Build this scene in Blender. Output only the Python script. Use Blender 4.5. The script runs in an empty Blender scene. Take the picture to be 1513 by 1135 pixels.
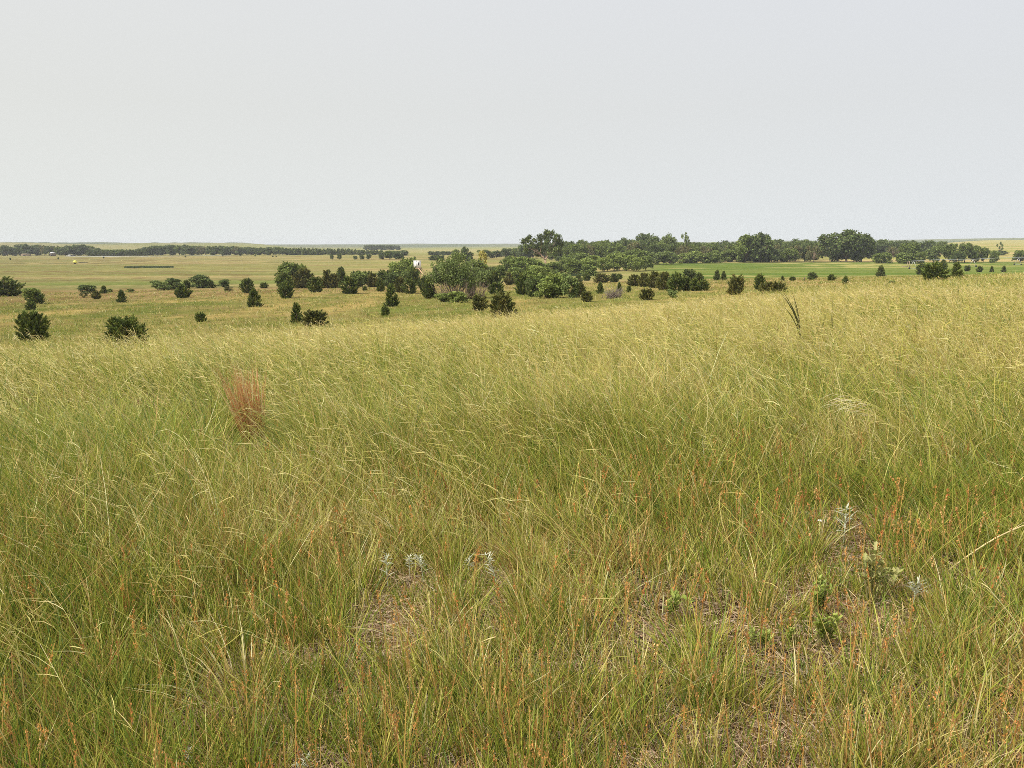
import bpy, math, random
import numpy as np
from mathutils import Matrix, Vector

C = bpy.context.scene.collection
scene = bpy.context.scene
rng = np.random.default_rng(11)
R = math.radians

# ------------------------------------------------------------------ camera model
IW, IH, FP = 1513.0, 1135.0, 1137.0
PITCH = math.atan((567.5 - 361.0) / FP)
ROLL = R(-0.19)
ROT = (Matrix.Rotation(math.pi / 2 - PITCH, 3, 'X') @ Matrix.Rotation(ROLL, 3, 'Z'))
RN = np.array(ROT)


def ray(u, v):
    d = RN @ np.array([(u - 756.5) / FP, -(v - 567.5) / FP, -1.0])
    return d / d[1]                      # scaled so that y = 1


cam_d = bpy.data.cameras.new('camera')
cam_d.sensor_width = 36
cam_d.lens = 36 * FP / IW
cam_d.clip_start = 0.05
cam_d.clip_end = 40000
cam = bpy.data.objects.new('camera', cam_d)
cam.matrix_world = ROT.to_4x4()
C.objects.link(cam)
scene.camera = cam


# ------------------------------------------------------------------ noise
def hash2(ix, iy, seed):
    n = (ix.astype(np.int64) * 374761393 + iy.astype(np.int64) * 668265263 + seed * 974634777) & 0x7fffffff
    n = ((n ^ (n >> 13)) * 1274126177) & 0x7fffffff
    n = n ^ (n >> 16)
    return (n & 0xffff) / 65535.0


def vnoise(x, y, seed=0):
    x = np.asarray(x, float); y = np.asarray(y, float)
    ix = np.floor(x); iy = np.floor(y)
    fx = x - ix; fy = y - iy
    fx = fx * fx * (3 - 2 * fx); fy = fy * fy * (3 - 2 * fy)
    a = hash2(ix, iy, seed); b = hash2(ix + 1, iy, seed)
    c = hash2(ix, iy + 1, seed); d = hash2(ix + 1, iy + 1, seed)
    return (a * (1 - fx) + b * fx) * (1 - fy) + (c * (1 - fx) + d * fx) * fy


def fbm(x, y, seed=0, octv=3):
    s = 0; a = 0.5; t = 0
    for k in range(octv):
        s = s + a * vnoise(np.asarray(x) * 2 ** k + 17.3 * k, np.asarray(y) * 2 ** k - 9.1 * k, seed + k)
        t += a; a *= 0.5
    return s / t


def sst(a, b, x):
    t = np.clip((np.asarray(x, float) - a) / (b - a), 0, 1)
    return t * t * (3 - 2 * t)


# ------------------------------------------------------------------ terrain heights (eye level is z = 0)
TY = np.array([1, 2, 5, 10, 15, 20, 30, 45, 60, 80, 110, 150, 190, 230, 300])
TU = np.array([0, 378, 756, 1135, 1513])
TZ = np.array([
    [-1.62, -1.65, -1.75, -2.00, -2.35, -3.05, -4.60, -6.00, -6.95, -7.70, -8.50, -9.30, -10.4, -10.5, -10.5],
    [-1.60, -1.62, -1.68, -1.90, -2.20, -2.75, -4.20, -5.65, -6.50, -7.10, -7.60, -8.60, -10.0, -10.5, -10.5],
    [-1.60, -1.60, -1.62, -1.75, -1.98, -2.30, -3.25, -5.00, -6.15, -7.00, -7.60, -8.80, -10.0, -10.5, -10.5],
    [-1.60, -1.60, -1.60, -1.68, -1.85, -2.05, -2.60, -3.50, -4.40, -5.20, -5.90, -6.90, -8.60, -10.2, -10.5],
    [-1.60, -1.58, -1.56, -1.58, -1.65, -1.75, -2.05, -2.50, -2.90, -3.40, -4.25, -5.70, -7.60, -9.90, -10.5]])
TAZ = np.arctan((TU - 756.5) / FP)
GL = np.linspace(math.log(1), math.log(300), 240)
GA = np.linspace(R(-50), R(50), 121)
_t = np.array([np.interp(GL, np.log(TY), row) for row in TZ])
GRID = np.array([np.interp(GA, TAZ, _t[:, j]) for j in range(len(GL))]).T      # (121, 240)


def _blur(g, k, axis):
    ker = np.exp(-0.5 * (np.arange(-3 * k, 3 * k + 1) / k) ** 2); ker /= ker.sum()
    pad = [(0, 0), (0, 0)]; pad[axis] = (3 * k, 3 * k)
    p = np.pad(g, pad, mode='edge')
    return np.apply_along_axis(lambda m: np.convolve(m, ker, 'valid'), axis, p)


GRID = _blur(_blur(GRID, 5, 1), 9, 0)


def polar(x, y):
    return np.hypot(x, y), np.arctan2(x, y)


def Zb(x, y):
    r, az = polar(x, y)
    a = np.clip(az, R(-50), R(50))
    f = sst(R(90), R(175), np.abs(az))
    a = a * (1 - f)
    yy = np.clip(r * np.cos(np.clip(a, R(-50), R(50))), 1.0, 300)
    gi = np.clip((a - GA[0]) / (GA[1] - GA[0]), 0, 119.999)
    gj = np.clip((np.log(yy) - GL[0]) / (GL[1] - GL[0]), 0, 238.999)
    i = gi.astype(int); j = gj.astype(int); fi = gi - i; fj = gj - j
    return ((GRID[i, j] * (1 - fi) + GRID[i + 1, j] * fi) * (1 - fj)
            + (GRID[i, j + 1] * (1 - fi) + GRID[i + 1, j + 1] * fi) * fj)


def Z(x, y):
    x = np.asarray(x, float); y = np.asarray(y, float)
    r, az = polar(x, y)
    z = Zb(x, y)
    # hummocks on the dune, faint swells on the plain
    z = z + (fbm(x / 2.6, y / 2.6, 3) - .5) * .16 * sst(1.5, 5, r) * (1 - sst(150, 220, r))
    z = z + (fbm(x / 17., y / 17., 5) - .5) * .55 * sst(14, 50, r) * (1 - sst(150, 230, r))
    z = z + (fbm(x / 150., y / 150., 6) - .5) * .5 * sst(230, 420, r)
    # grassy rise far to the right
    d = np.degrees(az)
    rr = sst(24.5, 32, d)
    z = z + rr * sst(700, 1700, r) * (11.5 + 5 * fbm(x / 420., y / 420., 9)) * (1 - .3 * sst(2200, 3500, r))
    # dune hills behind the left tree belt
    hl = (1 - sst(-20, -14.5, d)) * sst(1300, 2200, r) * (1 - sst(3000, 4200, r))
    z = z + hl * (4 + 20 * fbm(x / 120., y / 400., 12))
    # far ridges all round
    amp = 9 + 8 * fbm(d / 6., r / 900., 15) + 9 * sst(5, 24, d) + 4 * sst(26, 34, d)
    z = z + sst(2600, 4200, r) * amp * (0.75 + .5 * fbm(x / 700., y / 700., 18))
    z = np.where(z > 8, 8 + 14 * np.tanh((z - 8) / 14), z)
    return z


YS = np.geomspace(1.2, 4000, 2600)


def ground_hit(u, v, ymin=1.2):
    d = ray(u, v)
    ys = YS[YS > ymin]
    zt = Z(d[0] * ys, ys)
    below = d[2] * ys < zt
    k = int(np.argmax(below)) if below.any() else len(ys) - 1
    y = ys[k]
    return d[0] * y, y, float(Z(d[0] * y, y))


# ------------------------------------------------------------------ materials
def mat_new(name):
    m = bpy.data.materials.new(name); m.use_nodes = True
    nt = m.node_tree; nt.nodes.clear()
    out = nt.nodes.new('ShaderNodeOutputMaterial')
    return m, nt, out


def N(nt, t, **kw):
    n = nt.nodes.new(t)
    for k, v in kw.items():
        setattr(n, k, v)
    return n


def leaf_mat(name, transl=0.35, rough=0.6, spec=0.25, noise_scale=0, gain=1.0):
    m, nt, out = mat_new(name)
    at = N(nt, 'ShaderNodeVertexColor'); at.layer_name = 'Col'
    col = at.outputs['Color']
    if noise_scale:
        tc = N(nt, 'ShaderNodeTexCoord')
        nz = N(nt, 'ShaderNodeTexNoise'); nz.inputs['Scale'].default_value = noise_scale
        nt.links.new(tc.outputs['Object'], nz.inputs['Vector'])
        mr = N(nt, 'ShaderNodeMapRange')
        mr.inputs['To Min'].default_value = 0.7; mr.inputs['To Max'].default_value = 1.35
        nt.links.new(nz.outputs['Fac'], mr.inputs['Value'])
        mx = N(nt, 'ShaderNodeVectorMath', operation='SCALE')
        nt.links.new(col, mx.inputs[0]); nt.links.new(mr.outputs[0], mx.inputs['Scale'])
        col = mx.outputs[0]
    p = N(nt, 'ShaderNodeBsdfPrincipled')
    p.inputs['Roughness'].default_value = rough
    p.inputs['Specular IOR Level'].default_value = spec
    nt.links.new(col, p.inputs['Base Color'])
    if transl > 0:
        tr = N(nt, 'ShaderNodeBsdfTranslucent')
        nt.links.new(col, tr.inputs['Color'])
        mix = N(nt, 'ShaderNodeMixShader'); mix.inputs[0].default_value = transl
        nt.links.new(p.outputs[0], mix.inputs[1]); nt.links.new(tr.outputs[0], mix.inputs[2])
        nt.links.new(mix.outputs[0], out.inputs['Surface'])
    else:
        nt.links.new(p.outputs[0], out.inputs['Surface'])
    return m


def plain_mat(name, col, rough=0.7, noise=0.25, scale=8.0, metal=0.0):
    m, nt, out = mat_new(name)
    p = N(nt, 'ShaderNodeBsdfPrincipled')
    p.inputs['Roughness'].default_value = rough; p.inputs['Metallic'].default_value = metal
    tc = N(nt, 'ShaderNodeTexCoord'); nz = N(nt, 'ShaderNodeTexNoise')
    nz.inputs['Scale'].default_value = scale; nz.inputs['Detail'].default_value = 5
    nt.links.new(tc.outputs['Object'], nz.inputs['Vector'])
    rp = N(nt, 'ShaderNodeValToRGB')
    rp.color_ramp.elements[0].position = .3; rp.color_ramp.elements[1].position = .7
    rp.color_ramp.elements[0].color = [c * (1 - noise) for c in col] + [1]
    rp.color_ramp.elements[1].color = [min(1, c * (1 + noise)) for c in col] + [1]
    nt.links.new(nz.outputs['Fac'], rp.inputs['Fac'])
    nt.links.new(rp.outputs['Color'], p.inputs['Base Color'])
    nt.links.new(p.outputs[0], out.inputs['Surface'])
    return m


M_GRASS = leaf_mat('grass_blades', .35, .55, .3)
M_FOL = leaf_mat('foliage', .25, .8, .08)
M_CEDAR = leaf_mat('cedar_foliage', .12, .8, .06)
M_PLANT = leaf_mat('plant_leaves', .3, .5, .3, 60)
M_BARK = plain_mat('bark', (.16, .115, .08), .9, .35, 3)
M_BARKL = plain_mat('pale_bark', (.36, .25, .17), .9, .3, 2)
M_TWIG = plain_mat('grey_twigs', (.21, .165, .13), .9, .3, 2)
M_WHITE = plain_mat('white_paint', (.84, .81, .76), .55, .04, 3)
M_WOOD = plain_mat('brown_timber', (.42, .25, .14), .8, .25, 6)
M_PINE = plain_mat('fresh_timber', (.62, .42, .25), .8, .2, 6)
M_DARK = plain_mat('dark_opening', (.015, .015, .018), .4, .1, 3)
M_STEEL = plain_mat('galvanised_steel', (.55, .56, .56), .45, .15, 3, .3)
M_YEL = plain_mat('yellow_plastic', (.75, .72, .12), .5, .05, 2)
M_RUBBER = plain_mat('black_rubber', (.02, .02, .02), .8, .2, 6)
M_CARW = plain_mat('white_car_paint', (.75, .75, .74), .3, .03, 3)
M_CARD = plain_mat('dark_car_paint', (.05, .055, .065), .3, .05, 3)
M_GLASS = plain_mat('car_glass', (.03, .035, .04), .1, .1, 3)
M_ROOF = plain_mat('pale_metal_roof', (.55, .54, .52), .5, .1, 2)
M_TAN = plain_mat('tan_boards', (.42, .32, .22), .8, .2, 2)


# ------------------------------------------------------------------ mesh helpers
def raw_mesh(name, V, quads=None, tris=None, col=None, mat=None, mats=None, midx=None, smooth=False):
    me = bpy.data.meshes.new(name)
    V = np.asarray(V, np.float32).reshape(-1, 3)
    nq = 0 if quads is None else len(quads); nt = 0 if tris is None else len(tris)
    me.vertices.add(len(V)); me.vertices.foreach_set('co', V.ravel())
    parts = []
    if nq: parts.append(np.asarray(quads, np.int32).ravel())
    if nt: parts.append(np.asarray(tris, np.int32).ravel())
    li = np.concatenate(parts)
    me.loops.add(len(li)); me.loops.foreach_set('vertex_index', li)
    me.polygons.add(nq + nt)
    st = np.concatenate([np.arange(nq) * 4, nq * 4 + np.arange(nt) * 3]).astype(np.int32)
    me.polygons.foreach_set('loop_start', st)
    if smooth:
        me.polygons.foreach_set('use_smooth', np.ones(nq + nt, bool))
    if col is not None:
        a = me.color_attributes.new('Col', 'FLOAT_COLOR', 'POINT')
        c = np.ones((len(V), 4), np.float32); c[:, :3] = np.asarray(col, np.float32).reshape(-1, 3)
        a.data.foreach_set('color', c.ravel())
    if mats:
        for m in mats: me.materials.append(m)
        me.polygons.foreach_set('material_index', np.asarray(midx, np.int32))
    elif mat:
        me.materials.append(mat)
    me.update(calc_edges=True)
    return me


def link(name, data, parent=None, label=None, cat=None, group=None, kind=None, loc=None):
    o = bpy.data.objects.new(name, data); C.objects.link(o)
    if parent is not None: o.parent = parent
    if loc is not None: o.location = loc
    if label: o['label'] = label
    if cat: o['category'] = cat
    if group: o['group'] = group
    if kind: o['kind'] = kind
    return o


class MB:
    """collects boxes and tubes into one mesh"""
    def __init__(s): s.V = []; s.Q = []; s.T = []; s.n = 0

    def add(s, V, Q=(), T=()):
        V = np.asarray(V, float).reshape(-1, 3)
        s.V.append(V)
        if len(Q): s.Q.append(np.asarray(Q) + s.n)
        if len(T): s.T.append(np.asarray(T) + s.n)
        s.n += len(V)

    def box(s, c, d, rot=0.0):
        x, y, z = [q / 2 for q in d]
        P = np.array([[a * x, b * y, e * z] for e in (-1, 1) for a, b in ((-1, -1), (1, -1), (1, 1), (-1, 1))])
        ca, sa = math.cos(rot), math.sin(rot)
        P = np.c_[P[:, 0] * ca - P[:, 1] * sa, P[:, 0] * sa + P[:, 1] * ca, P[:, 2]] + np.array(c)
        s.add(P, [[3, 2, 1, 0], [4, 5, 6, 7], [0, 1, 5, 4], [1, 2, 6, 5], [2, 3, 7, 6], [3, 0, 4, 7]])

    def tube(s, pts, rad, seg=6):
        pts = np.asarray(pts, float); n = len(pts)
        rad = np.broadcast_to(np.asarray(rad, float), (n,))
        T = np.gradient(pts, axis=0); T /= np.linalg.norm(T, axis=1)[:, None] + 1e-9
        ref = np.array([0.31, 0.95, 0.02]) if abs(T[0] @ np.array([0.31, .95, .02])) < .9 else np.array([1., 0, 0])
        A = np.cross(T, ref); A /= np.linalg.norm(A, axis=1)[:, None] + 1e-9
        B = np.cross(T, A)
        th = np.linspace(0, 2 * math.pi, seg, endpoint=False)
        V = pts[:, None] + rad[:, None, None] * (np.cos(th)[None, :, None] * A[:, None] + np.sin(th)[None, :, None] * B[:, None])
        Q = []
        for i in range(n - 1):
            for k in range(seg):
                k2 = (k + 1) % seg
                Q.append([i * seg + k, i * seg + k2, (i + 1) * seg + k2, (i + 1) * seg + k])
        s.add(V, Q)
        c = s.n
        s.add([pts[0], pts[-1]])
        T_ = [[c, c - n * seg + (k + 1) % seg, c - n * seg + k] for k in range(seg)]
        T_ += [[c + 1, c - seg + k, c - seg + (k + 1) % seg] for k in range(seg)]
        s.T.append(np.array(T_))

    def mesh(s, name, mat, col=None):
        V = np.concatenate(s.V)
        Q = np.concatenate(s.Q) if s.Q else None
        T = np.concatenate(s.T) if s.T else None
        c = None if col is None else np.tile(np.array(col), (len(V), 1))
        return raw_mesh(name, V, Q, T, c, mat)

    def build(s, name, mat, parent=None, **kw):
        return link(name, s.mesh(name, mat), parent, **kw)


def strips(P0, D, G, L, w, W, cb, ct, S, base_w=.8, tip_w=.12, G3=None):
    """curved ribbons: P(s) = P0 + L (D s + G s^2); returns verts, quads, colours"""
    n = len(P0)
    s = np.linspace(0, 1, S + 1)[None, :, None]
    L_ = L[:, None, None]
    P = P0[:, None] + L_ * (D[:, None] * s + G[:, None] * s * s)
    if G3 is not None: P = P + L_ * G3[:, None] * s ** 3
    prof = np.where(s < .35, base_w + (1 - base_w) * s / .35, tip_w + (1 - tip_w) * (1 - ((s - .35) / .65) ** 1.6))
    off = W[:, None] * (w[:, None, None] * .5 * prof)
    V = np.stack([P - off, P + off], 2)                       # n, S+1, 2, 3
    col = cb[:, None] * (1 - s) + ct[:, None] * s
    col = np.repeat(col[:, :, None], 2, 2)
    b = (np.arange(n) * (S + 1) * 2)[:, None] + (np.arange(S) * 2)[None]
    Q = np.stack([b, b + 1, b + 3, b + 2], -1).reshape(-1, 4)
    return V.reshape(-1, 3), Q, col.reshape(-1, 3)


def merge(items):
    V = []; Q = []; Cc = []; n = 0
    for v, q, c in items:
        V.append(v); Q.append(q + n); Cc.append(c); n += len(v)
    return np.concatenate(V), np.concatenate(Q), np.concatenate(Cc)


def leafcloud(P, size, col, D=None, aspect=1.6, rs=rng):
    """one rhombus per leaf spray, random facing; D is the long axis"""
    n = len(P)
    if D is None:
        D = rs.normal(size=(n, 3))
    D = D / (np.linalg.norm(D, axis=1)[:, None] + 1e-9)
    B = np.cross(D, rs.normal(size=(n, 3))); B /= np.linalg.norm(B, axis=1)[:, None] + 1e-9
    l = (size * .5 * aspect)[:, None]; b = (size * .5)[:, None]
    V = np.stack([P - D * l, P + B * b - D * l * .15, P + D * l, P - B * b - D * l * .15], 1)
    Q = np.arange(n * 4).reshape(n, 4)
    return V.reshape(-1, 3), Q, np.repeat(col, 4, 0)


def unit(v):
    return v / (np.linalg.norm(v, axis=-1, keepdims=True) + 1e-9)


# ------------------------------------------------------------------ ground sheet
def lin(r, g, b):
    return np.array([((c / 255.0 + .055) / 1.055) ** 2.4 if c > 10 else c / 255 / 12.92 for c in (r, g, b)])


GAIN = 1.52


def alb(r, g, b):
    return lin(r, g, b) / GAIN


def mixc(a, b, f):
    return a * (1 - f[:, None]) + b * f[:, None]


def ground_colour(x, y):
    r, az = polar(x, y); d = np.degrees(az)
    n = len(x)
    # near dune: thatch and sand
    c = np.tile(alb(140, 108, 74), (n, 1))
    c = mixc(c, alb(96, 76, 50)[None], sst(.4, .7, fbm(x / .5, y / .5, 21)))
    # canopy colour of the dune further out
    far = np.tile(alb(152, 140, 78), (n, 1))
    far = mixc(far, alb(128, 128, 60)[None], sst(.42, .68, fbm(x / 6, y / 6, 22)))
    far = mixc(far, alb(176, 152, 92)[None], .8 * sst(.55, .75, fbm(x / 9 + 40, y / 5, 23)))
    c = mixc(c, far, sst(9, 26, r))
    # lower slopes: olive with straw streaks
    sl = np.tile(alb(142, 134, 76), (n, 1))
    sl = mixc(sl, alb(116, 122, 60)[None], sst(.42, .62, .5 * fbm(x / 7, y / 30, 31) + .5 * fbm(x / 14, y / 11, 36)))
    sl = mixc(sl, alb(182, 158, 98)[None], .85 * sst(.50, .68, .55 * fbm(x / 5 + 7, y / 24, 32) + .45 * fbm(x / 13, y / 9, 37)))
    sl = mixc(sl, alb(150, 128, 84)[None], .5 * sst(.5, .7, fbm(x / 2.2, y / 2.2, 33)))
    c = mixc(c, sl, sst(30, 52, r))
    zb = Zb(x, y)
    # straw bank at the foot of the dunes
    bank = sst(-8.0, -8.8, zb) * (1 - sst(-9.5, -9.95, zb)) * sst(80, 120, r)
    bank = np.maximum(bank, sst(8, 14, d) * sst(95, 120, r) * (1 - sst(-9.4, -9.9, zb)) * .9)
    bk = mixc(np.tile(alb(170, 144, 100), (n, 1)), alb(140, 116, 76)[None], sst(.4, .68, fbm(x / 5, y / 14, 34)))
    bk = mixc(bk, alb(138, 132, 72)[None], .55 * sst(.52, .7, fbm(x / 7, y / 22, 35)))
    c = mixc(c, bk, bank)
    # valley floor
    st = fbm(x / 120, y / 9, 41, 4); s2 = fbm(x / 260 + 3, y / 26, 42, 3)
    fl = mixc(np.tile(alb(154, 148, 90), (n, 1)), alb(172, 156, 104)[None], sst(.4, .62, s2))
    fl = mixc(fl, alb(128, 132, 76)[None], .65 * sst(.48, .66, st))
    fl = mixc(fl, alb(134, 108, 76)[None], .6 * sst(.6, .74, fbm(x / 90 + 9, y / 6, 44, 3)))
    gr = mixc(np.tile(alb(98, 117, 52), (n, 1)), alb(118, 128, 64)[None], sst(.42, .62, fbm(x / 60, y / 14, 51)))
    gr = mixc(gr, alb(168, 158, 98)[None], .85 * sst(.58, .70, fbm(x / 55, y / 8, 52)))
    gmix = sst(7.5, 11.5, d) * (1 - sst(425, 445, y)) 
    fl = mixc(fl, gr, gmix)
    # lush strips on the left meadow
    lush = (1 - sst(5, 18, np.abs(y - 222 - .06 * x))) * sst(-36, -30, d) * (1 - sst(-2, 1, d))
    fl = mixc(fl, alb(112, 134, 62)[None], .7 * lush)
    # pale pasture beyond the trees on the right
    tan = sst(20, 23, d) * sst(440, 460, y)
    tp = mixc(np.tile(alb(180, 160, 108), (n, 1)), alb(150, 148, 82)[None], sst(.42, .6, fbm(x / 160, y / 60, 61)))
    fl = mixc(fl, tp, tan)
    # plain far off, dune hills
    fp = mixc(np.tile(alb(150, 150, 88), (n, 1)), alb(166, 158, 104)[None], sst(.4, .6, fbm(x / 500, y / 300, 71)))
    fp = mixc(fp, alb(116, 122, 84)[None], sst(2300, 3300, r))
    fp = mixc(fp, alb(96, 108, 70)[None], .85 * sst(.54, .66, fbm(x / 300, y / 420, 73, 4)) * sst(1800, 3000, r))
    fl = mixc(fl, fp, sst(760, 1000, r) * (1 - tan * (1 - sst(1000, 1500, r))))
    # dark wet strips on the left meadow
    strip = (1 - sst(2.5, 5, np.abs(y - 470 - 3 * np.sin(x / 40)))) * (1 - sst(-232, -222, x))
    strip = np.maximum(strip, (1 - sst(2.0, 3.5, np.abs(y - 520 + .02 * x))) * sst(-300, -260, x) * (1 - sst(-180, -150, x)))
    fl = mixc(fl, alb(82, 92, 50)[None], .75 * strip)
    c = mixc(c, fl, sst(-9.4, -9.95, zb) * sst(140, 170, r))
    return c


def build_ground():
    rr = np.geomspace(.5, 9000, 430)
    az = np.concatenate([np.arange(-42, 42, .125), np.arange(42, 318, 3.0)])
    az = np.radians(az)
    na, nr = len(az), len(rr)
    X = (rr[:, None] * np.sin(az)[None]).ravel(); Y = (rr[:, None] * np.cos(az)[None]).ravel()
    zz = Z(X, Y)
    V = np.c_[X, Y, zz]
    col = ground_colour(X, Y)
    i = np.arange(nr - 1)[:, None] * na; k = np.arange(na)[None]; k2 = (k + 1) % na
    Q = np.stack([i + k, i + k2, i + na + k2, i + na + k], -1).reshape(-1, 4)[:, ::-1]
    V = np.r_[V, [[0, 0, float(Z(0.0, 0.01))]]]; col = np.r_[col, col[:1]]
    c = len(V) - 1
    T = np.stack([np.full(na, c), np.arange(na), (np.arange(na) + 1) % na], -1)[:, ::-1]
    m, nt, out = mat_new('ground_surface')
    at = N(nt, 'ShaderNodeVertexColor'); at.layer_name = 'Col'
    tc = N(nt, 'ShaderNodeTexCoord')
    prev = at.outputs['Color']
    for sc, lo, hi, det in ((9.0, .62, 1.4, 6), (.55, .72, 1.3, 5), (.06, .88, 1.13, 4)):
        nz = N(nt, 'ShaderNodeTexNoise'); nz.inputs['Scale'].default_value = sc; nz.inputs['Detail'].default_value = det
        nz.inputs['Roughness'].default_value = .65
        nt.links.new(tc.outputs['Object'], nz.inputs['Vector'])
        mr = N(nt, 'ShaderNodeMapRange'); mr.inputs['From Min'].default_value = .3; mr.inputs['From Max'].default_value = .7
        mr.inputs['To Min'].default_value = lo; mr.inputs['To Max'].default_value = hi
        nt.links.new(nz.outputs['Fac'], mr.inputs['Value'])
        mx = N(nt, 'ShaderNodeVectorMath', operation='SCALE')
        nt.links.new(prev, mx.inputs[0]); nt.links.new(mr.outputs[0], mx.inputs['Scale'])
        prev = mx.outputs[0]
    p = N(nt, 'ShaderNodeBsdfDiffuse'); p.inputs['Roughness'].default_value = 1
    nt.links.new(prev, p.inputs['Color'])
    bz = N(nt, 'ShaderNodeTexNoise'); bz.inputs['Scale'].default_value = 14; bz.inputs['Detail'].default_value = 8
    nt.links.new(tc.outputs['Object'], bz.inputs['Vector'])
    bp = N(nt, 'ShaderNodeBump'); bp.inputs['Strength'].default_value = .5; bp.inputs['Distance'].default_value = .05
    nt.links.new(bz.outputs['Fac'], bp.inputs['Height']); nt.links.new(bp.outputs[0], p.inputs['Normal'])
    nt.links.new(p.outputs[0], out.inputs['Surface'])
    me = raw_mesh('ground', V, Q, T, col, m, smooth=True)
    link('ground', me, kind='structure')


build_ground()

# shallow pale water lying on the far meadow
def build_pond():
    m, nt, out = mat_new('pond_water')
    p = N(nt, 'ShaderNodeBsdfPrincipled'); p.inputs['Base Color'].default_value = (.52, .52, .47, 1)
    p.inputs['Roughness'].default_value = .25
    nt.links.new(p.outputs[0], out.inputs['Surface'])
    us = np.linspace(104, 350, 60)
    V = []; Q = []
    for k, u in enumerate(us):
        e = math.sin(math.pi * k / (len(us) - 1)) ** .4
        w = (9 + 9 * float(vnoise(k * .4, 2.0, 5))) * e
        y = 770 + 14 * float(vnoise(k * .15, 7.0, 8))
        x = (u - 756.5) / FP * y / 1.0
        zc = float(max(Z(x, y - w), Z(x, y + w), Z(x, y)))
        V += [[x, y - w, zc + .06], [x, y + w, zc + .06]]
        if k: Q.append([2 * k - 2, 2 * k, 2 * k + 1, 2 * k - 1])
    link('pond', raw_mesh('pond', V, Q, None, None, m), kind='structure')


build_pond()

# ------------------------------------------------------------------ grass
WIND = np.array([-1.0, .12, 0])


def sample_r(n, a, b, p):
    """radius with pdf ~ r^(p-1) on [a, b]"""
    u = rng.random(n)
    return (a ** p + u * (b ** p - a ** p)) ** (1 / p)


def pick(cols, n, wts):
    cols = np.array(cols); idx = rng.choice(len(cols), n, p=np.array(wts) / sum(wts))
    c = cols[idx] * rng.uniform(.78, 1.22, (n, 1))
    return c * rng.uniform(.94, 1.06, (n, 3))


GREENS = [(.18, .245, .03), (.27, .31, .04), (.38, .37, .06), (.47, .42, .095), (.10, .17, .03)]
STRAWS = [(.62, .52, .19), (.70, .60, .27), (.54, .42, .15), (.50, .45, .11), (.76, .68, .38)]
BROWNS = [(.42, .24, .07), (.50, .33, .11), (.34, .21, .07)]
THATCH = [(.56, .40, .24), (.44, .31, .19), (.30, .21, .135), (.66, .51, .32), (.20, .145, .10), (.46, .39, .31)]


CRU = [-300, 0, 378, 756, 1135, 1513, 1800]
CRD = [12, 14, 21, 34, 72, 125, 140]


def crest(az):
    return np.interp(756.5 + FP * np.tan(np.clip(az, -1, 1)), CRU, CRD)


EXCL = []
for u_, v_, hw, fr, bk, k_ in ((376, 655, .30, 2.0, .1, .36), (1003, 922, .13, .35, .10, .6), (1287, 894, .22, .35, .12, .6), (1212, 912, .12, .4, .1, .45),
                               (1213, 955, .14, .35, .1, .65), (1125, 964, .14, .35, .1, .4), (1168, 954, .08, .3, .05, .45), (1246, 990, .05, .25, .04, .4),
                               (573, 862, .06, .7, .05, .3), (606, 856, .05, .4, .04, .5), (626, 858, .06, .6, .05, .3), (734, 862, .07, .7, .05, .3),
                               (692, 848, .05, .4, .04, .5), (1246, 800, .12, .6, .08, .45), (1349, 890, .09, .4, .05, .45)):
    ex, ey, _z = ground_hit(u_, v_, 1.5)
    EXCL.append((math.atan2(ex, ey), math.hypot(ex, ey), hw, fr, bk, k_))


def supp(x, y):
    r, az = polar(x, y)
    f = np.ones_like(r)
    for a, r0, hw, fr, bk, k in EXCL:
        d = np.abs(az - a) * r
        m = (1 - sst(hw * .8, hw * 1.3, d)) * sst(r0 - fr * 1.15, r0 - fr * .85, r) * (1 - sst(r0 + bk, r0 + bk + .15, r))
        f = np.minimum(f, 1 - (1 - k) * m)
    return f


def grass_h(x, y):
    r, az = polar(x, y); d = np.degrees(az)
    start = 3.4 - 1.3 * sst(-14, -26, d) + .9 * sst(8, 22, d)
    h = .165 + .32 * sst(0, 2.8, r - start)
    h = h * (.52 + .5 * fbm(x / .9, y / .9, 81) + .5 * fbm(x / 3.5, y / 3.5, 82))
    cr = crest(az)
    h = h * (1 - .45 * sst(cr * 1.0, cr * 1.35, r))
    return h * supp(x, y)


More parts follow.
